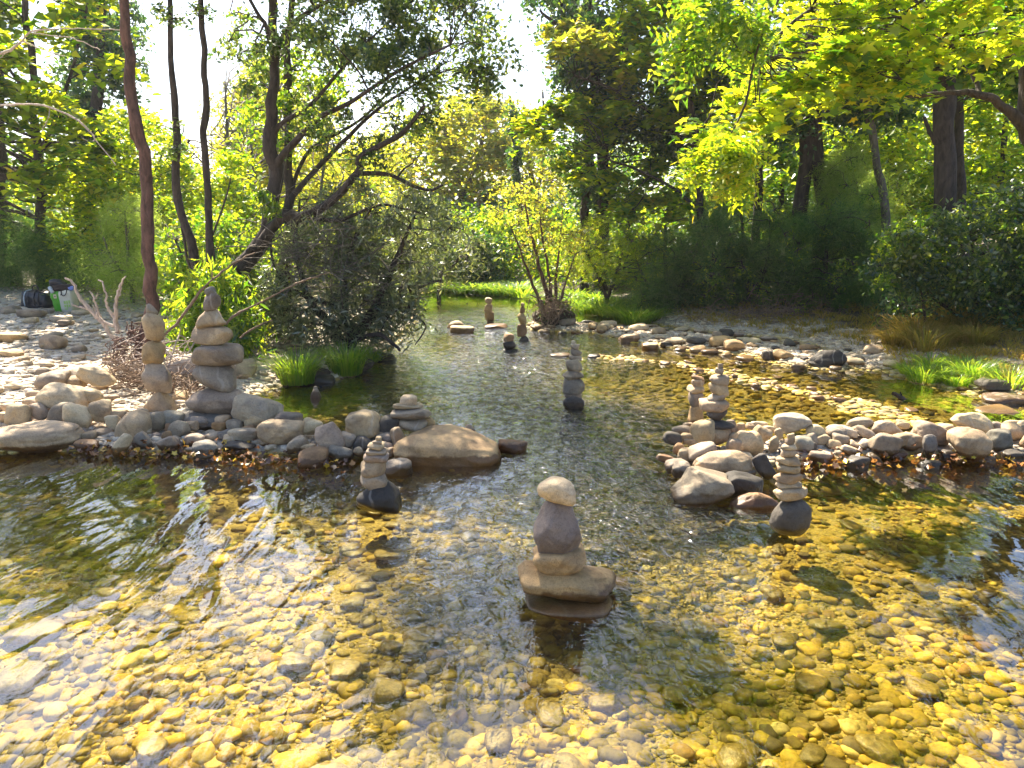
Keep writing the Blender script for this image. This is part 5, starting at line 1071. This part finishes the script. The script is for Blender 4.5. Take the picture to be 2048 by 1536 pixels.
# low weeds on the right bank floor
rgw = np.random.default_rng(5); Vw = []; Fw_ = []; off = 0
for x, y in many(900, lambda X, Y: (dr(X, Y) > .15) & (dr(X, Y) < 2.6), (1, 9), (6.0, 13.5), 31):
    V, F = blades(rgw, (x, y, gz(x, y)), 14, .12, .12, .5, .006); Vw.append(V); Fw_.append(F + off); off += len(V)
tag(link('ground_cover', mesh_np('ground_cover', np.concatenate(Vw), np.concatenate(Fw_), False), M['dry_grass']), 'thin dry weeds over the right bank', 'ground cover', kind='stuff')
# ---------------------------------------------------------------- driftwood, roots and dead brush
def branchy(name, lab, cat, Y, polys, mat, part='twig'):
    P0 = at_y(polys[0][0][0], polys[0][0][1], Y); root = empty(name, tuple(P0)); tag(root, lab, cat)
    for k, tp in enumerate(polys):
        P, R = trunk_pts(tp, Y); P, R = resample(P, R, max(7, 4 * len(P)), k, jit=.004); mb = MB(); tube(mb, P, R, 6, k, .2)
        link('stem' if k == 0 else part, mb.mesh('stem', True, P0), M[mat], parent=root)
branchy('driftwood_branch', 'long bleached forked branch standing up right of the shopping bag', 'branch', 8.0,
        [[(236, 690, 5), (205, 645, 5), (178, 618, 5), (163, 600, 4), (152, 580, 3), (146, 566, 3), (130, 556, 2)], [(185, 622, 3), (168, 616, 2), (150, 612, 2), (144, 606, 1)], [(205, 645, 3), (192, 610, 2), (185, 590, 2), (178, 582, 1)], [(188, 600, 2), (193, 592, 1), (196, 586, 1)]], 'twig_pale')
branchy('driftwood_branch', 'bleached branch with upright side twigs next to the root clump', 'branch', 7.7,
        [[(236, 668, 5), (232, 640, 5), (232, 610, 4), (236, 585, 3), (246, 562, 2), (252, 552, 1)], [(232, 640, 3), (215, 615, 3), (212, 590, 2), (205, 565, 2), (195, 560, 1)], [(235, 655, 3), (210, 645, 3), (196, 632, 2), (186, 610, 1)], [(234, 600, 2), (242, 580, 1), (240, 566, 1)]], 'twig_pale')
branchy('dead_branch', 'long thin bare branch rising from the leaning cairn towards the crooked tree', 'branch', 6.9,
        [[(330, 668, 3), (360, 640, 3), (395, 590, 3), (425, 560, 2), (470, 526, 2), (510, 505, 1)], [(425, 560, 2), (424, 540, 1), (426, 520, 1)], [(330, 668, 3), (300, 720, 3), (270, 780, 2)]], 'twig_brown')
branchy('dead_branch', 'bare branch sloping up right from the tall cairn under the willow', 'branch', 7.0,
        [[(452, 648, 3), (470, 630, 3), (500, 615, 2), (550, 590, 2), (600, 565, 2), (660, 545, 1)], [(480, 676, 2), (510, 655, 2), (545, 640, 1)]], 'twig_brown')
branchy('dead_branch', 'curved bare twig crossing the leaves at upper left', 'branch', 8.8,
        [[(-10, 212, 2), (60, 208, 2), (110, 218, 2), (160, 245, 2), (200, 290, 1), (232, 330, 1)], [(100, 212, 1), (97, 235, 1), (85, 262, 1)], [(160, 245, 1), (190, 275, 1), (186, 282, 1)]], 'twig_pale')
branchy('dead_branch', 'forked bare twig reaching in from the top left edge', 'branch', 8.6,
        [[(-12, 112, 3), (20, 100, 3), (45, 82, 2), (65, 62, 2), (150, 58, 1), (240, 60, 1)], [(45, 82, 2), (75, 95, 1), (110, 108, 1), (130, 112, 1)], [(65, 66, 1), (110, 72, 1), (150, 78, 1), (200, 100, 1)], [(20, 100, 1), (-10, 122, 1)]], 'twig_pale')
branchy('log', 'small dark log lying in the shallows by the right shore', 'log', 6.45, [[(1785, 786, 4), (1812, 800, 5), (1835, 806, 4), (1870, 814, 2)], [(1806, 795, 2), (1800, 784, 1)]], 'bark_dark', 'stub')
branchy('bare_stick', 'thin leaning stick at the right edge of the dam', 'branch', 5.15, [[(2060, 905, 2), (2046, 888, 2), (2030, 882, 2), (2020, 884, 1)], [(2060, 880, 2), (2040, 868, 1), (2030, 862, 1)]], 'bark_dark')
# root clump and drifted twigs
def tangle(name, lab, cat, centers, Y, n, L, r, mat, seed, flat=.4, kind=None):
    rg = np.random.default_rng(seed); mb = MB(); c0 = at_y(centers[0][0], centers[0][1], Y)
    for _ in range(n):
        k = rg.integers(len(centers)); cx_, cy_, sx, sy = centers[k]
        c = at_y(cx_ + rg.normal(0, sx), cy_ + rg.normal(0, sy), Y + rg.normal(0, .18)); c[2] = max(c[2], gz(c[0], c[1]) + .01)
        d = rg.normal(size=3) * [1, .7, flat]; d /= np.linalg.norm(d); l = L * rg.uniform(.4, 1.3); b = rg.normal(0, .22 * l, 3)
        P, R = resample([c - d * l / 2, c + b, c + d * l / 2 + rg.normal(0, .1 * l, 3)], [r, r * .8, r * .3], 7, jit=0); tube(mb, P, R * rg.uniform(.5, 1.3), 4)
    o = link(name, mb.mesh(name, True, c0), M[mat], loc=tuple(c0)); tag(o, lab, cat, kind=kind); return o
tangle('root_clump', 'reddish-brown root clump at the foot of the reddish trunk', 'roots', [(250, 695, 14, 16), (236, 705, 8, 12), (268, 670, 8, 12)], 7.25, 150, .12, .006, 'bark_red', 1, .9)
tangle('drifted_twigs', 'pale flood-drifted twigs and roots heaped behind the left stones', 'driftwood', [(290, 760, 36, 18), (340, 770, 36, 18), (380, 790, 30, 14), (250, 745, 20, 12)], 6.4, 300, .32, .005, 'twig_brown', 2, .22, 'stuff')
tangle('drifted_twigs', 'bleached sticks lying over the gravel behind the leaning cairn', 'driftwood', [(300, 730, 36, 16), (370, 745, 30, 12)], 6.9, 120, .5, .006, 'twig_pale', 6, .2, 'stuff')
tangle('dead_brush', 'grey-brown dead brush under the dark tamarisks', 'brushwood', [(1540, 625, 60, 16), (1600, 640, 50, 12), (1470, 640, 40, 8)], 10.9, 240, .55, .005, 'twig_brown', 3, .2, 'stuff')
tangle('bare_twigs', 'mesh of fine bare twigs through the left willow and crooked tree', 'twigs', [(640, 480, 60, 36), (600, 520, 50, 30), (720, 560, 60, 40), (680, 420, 60, 30)], 8.0, 130, .9, .0042, 'bark_grey', 4, .5, 'stuff')
tangle('root_clump', 'tangle of dead stems around the base of the stemmed shrub', 'roots', [(1100, 625, 14, 14)], 10.8, 160, .35, .006, 'twig_brown', 5, .8)

# ---------------------------------------------------------------- the bags on the gravel
def box_np(sx, sy, sz, n=10, seed=0, puff=.05, amp=.01, taper=0.0):
    """a soft, slightly slumped box of cloth, base at z=0"""
    bm = bmesh.new(); bmesh.ops.create_cube(bm, size=1); bmesh.ops.subdivide_edges(bm, edges=bm.edges[:], cuts=n, use_grid_fill=True)
    V = np.array([v.co[:] for v in bm.verts]); F = np.array([[v.index for v in f.verts] for f in bm.faces]); bm.free()
    u = V * 2; r = (np.abs(u) ** 9).sum(1) ** (1 / 9); u = u / np.maximum(r, 1e-6)[:, None] * np.abs(V * 2).max(1)[:, None]
    k = 1 + puff * (1 - u[:, [1, 2, 0]] ** 2) * (1 - u[:, [2, 0, 1]] ** 2)
    W = u * k * np.array([sx, sy, sz]) / 2; W[:, 2] += sz / 2
    W[:, 0] *= 1 + taper * (W[:, 2] / sz - .5) * 2; W[:, 1] *= 1 + .5 * taper * (W[:, 2] / sz - .5) * 2
    W += amp * fbm(V[:, 0] * 5 + seed, V[:, 1] * 5, V[:, 2] * 5, seed=seed)[:, None] * (V / .5)
    return W, F
def ground_at(px, py):
    z = .2
    for _ in range(8): q = at_z(px, py, z); z = gz(q[0], q[1])
    return np.array([q[0], q[1], z])
M['black_cloth'] = mat_plain('black_nylon', (.018, .018, .024), .45, .4, 14, .004); M['green_print'] = mat_plain('green_woven_plastic', (.07, .33, .012), .38, .12, 12, .003)
M['pale_print'] = mat_plain('pale_woven_plastic', (.60, .57, .47), .4, .1, 12, .003); M['brown_felt'] = mat_plain('dark_brown_felt', (.035, .024, .02), .85, .3, 20, .003)
M['blue_cloth'] = mat_plain('blue_plastic', (.16, .22, .55), .4, .3, 9); M['pale_green_print'] = mat_plain('pale_green_print', (.36, .55, .14), .4, .25, 30); M['emblem_cream'] = mat_plain('cream_print', (.6, .52, .36), .5, .1)
M['clear_plastic'] = mat_plain('silvery_plastic', (.55, .6, .66), .2, .4, 30)
g = ground_at(135, 624); mm = mpp(600, g[1]); W_, D_, H_ = 47 * mm, .17, 44 * mm
root = empty('shopping_bag', tuple(g)); root.rotation_euler = (0, math.radians(-3), math.radians(-10)); tag(root, 'green and white shopping bag standing on the gravel, stuffed full', 'bag')
V, F = box_np(W_ * .92, D_, H_, 12, 3, .08, .006, .10)
xc = V[F].mean(1)[:, 0]; cut = -W_ * .02
used = F[xc < cut]; link('green_side', mesh_np('green_side', V, used), M['green_print'], parent=root)
link('white_side', mesh_np('white_side', V, F[xc >= cut]), M['pale_print'], parent=root)
def decal(name, x0, x1, z0, z1, mat, d=.0, parent=root):
    n = 6; xs = np.linspace(x0, x1, n) * W_; zs = np.linspace(z0, z1, n) * H_; X, Z = np.meshgrid(xs, zs)
    # follow the bulge of the front
    from_v = V[V[:, 1] < -D_ * .25]; Yv = np.array([from_v[np.argmin((from_v[:, 0] - x) ** 2 + (from_v[:, 2] - z) ** 2), 1] for x, z in zip(X.ravel(), Z.ravel())]).min()
    bm = MB(); P = np.stack([X.ravel(), np.full(X.size, Yv - .003 - d), Z.ravel()], -1); i = np.arange(n * n).reshape(n, n)
    bm.add(P, np.stack([i[:-1, :-1], i[:-1, 1:], i[1:, 1:], i[1:, :-1]], -1).reshape(-1, 4)); link(name, bm.mesh(name), M[mat], parent=parent)
decal('printed_square', -.28, -.14, .66, .84, 'emblem_cream'); decal('printed_dot', -.235, -.185, .71, .78, 'black_cloth', .002); decal('printed_dot', .06, .10, .78, .84, 'black_cloth')
for (a, b, c, d) in [(.14, .24, .40, .52), (.27, .34, .38, .54), (.37, .44, .40, .55), (.14, .22, .24, .35), (.25, .33, .22, .36), (.36, .43, .25, .36), (.14, .30, .14, .19)]:
    decal('lettering_block', a, b, c, d, 'pale_green_print')
mb = MB()
for sx in (.08, .36):
    pass
P_, R_ = resample([(W_ * .10, -D_ * .5, H_ * 1.0), (W_ * .13, -D_ * .62, H_ * .84), (W_ * .24, -D_ * .66, H_ * .76), (W_ * .34, -D_ * .62, H_ * .84), (W_ * .36, -D_ * .5, H_)], [.006] * 5, 16); tube(mb, P_, R_, 6); link('handle', mb.mesh('handle'), M['brown_felt'], parent=root)
def rel(o_root, v): return tuple(np.array(o_root) + np.array(v))
V2, F2 = box_np(W_ * .80, D_ * 1.0, H_ * .30, 8, 5, .05, .006); o = link('felt_hat', mesh_np('felt_hat', V2, F2), M['brown_felt'], loc=rel(g, (-.00, 0, H_ * .96)))
tag(o, 'dark brown folded cloth lying across the top of the shopping bag', 'clothing')
V2, F2 = stone_shape(4, 31, 4, 10, .09); o = link('dark_jacket', mesh_np('dark_jacket', V2 * np.array([.10, .09, .085]), F2), M['black_cloth'], loc=rel(g, (-.085, .03, H_ * 1.22))); tag(o, 'black bundled jacket heaped on top left of the shopping bag', 'clothing')
V2, F2 = stone_shape(3, 33, 6, 8, .06); o = link('plastic_bottle', mesh_np('plastic_bottle', V2 * np.array([.022, .022, .05]), F2), M['clear_plastic'], loc=rel(g, (-.135, -.08, H_ * 1.03)), ); o.rotation_euler = (0, -.5, 0); tag(o, 'clear plastic bottle sticking out at the left top of the shopping bag', 'bottle')
V2, F2 = stone_shape(3, 34, 9, 8, .06); o = link('blue_packet', mesh_np('blue_packet', V2 * np.array([.035, .02, .03]), F2), M['blue_cloth'], loc=rel(g, (.125, -.07, H_ * 1.10))); tag(o, 'small blue packet poking out at the right top of shopping bag', 'packet')
g2 = ground_at(82, 614); root2 = empty('duffel_bag', tuple(g2)); root2.rotation_euler = (0, 0, math.radians(-14)); tag(root2, 'low black duffel bag lying left of the shopping bag', 'bag')
m2 = mpp(595, g2[1]); w2 = 58 * m2; h2 = 31 * m2
V2, F2 = box_np(w2, .26, h2, 12, 8, .14, .014, -.04); link('body', mesh_np('body', V2, F2), M['black_cloth'], parent=root2)
for x in (-.28, -.12, .12, .30):
    mb = MB(); P_, R_ = resample([(w2 * x, -.15, h2 * .15), (w2 * x, -.155, h2 * .6), (w2 * x * .98, -.11, h2 * 1.04), (w2 * x * .95, 0, h2 * 1.10)], [.008] * 4, 12); tube(mb, P_, R_, 5); link('strap', mb.mesh('strap'), M['clear_plastic' if x in (-.28,) else 'black_cloth'], parent=root2)
mb = MB(); P_, R_ = resample([(-w2 * .18, -.04, h2), (-w2 * .1, -.05, h2 * 1.35), (w2 * .05, -.05, h2 * 1.38), (w2 * .12, -.04, h2)], [.009] * 4, 14); tube(mb, P_, R_, 6); link('handle', mb.mesh('handle'), M['black_cloth'], parent=root2)
print('leaves', NL[0], 'objects', len(bpy.data.objects))
# ---------------------------------------------------------------- the sunlit haze in the air under the trees
def haze():
    v = MB(); x0, x1, y0, y1, z0, z1 = -158, 158, -28, 398, -1.2, 34.0
    P = np.array([[x, y, z] for x in (x0, x1) for y in (y0, y1) for z in (z0, z1)])
    F = np.array([[0, 1, 3, 2], [4, 6, 7, 5], [0, 4, 5, 1], [2, 3, 7, 6], [0, 2, 6, 4], [1, 5, 7, 3]])
    v.add(P, F); t = NT('haze_air'); pv = t.n('VolumePrincipled', Density=HAZE_D, Anisotropy=.45); pv.inputs['Color'].default_value = (.95, .93, 1, 1)
    t.t.links.new(pv.outputs[0], t.out.inputs['Volume'])
    o = link('haze', v.mesh('haze', False), t.m); tag(o, 'thin sunlit haze in the air', 'haze', kind='stuff')
HAZE_D = 0.0008
haze()
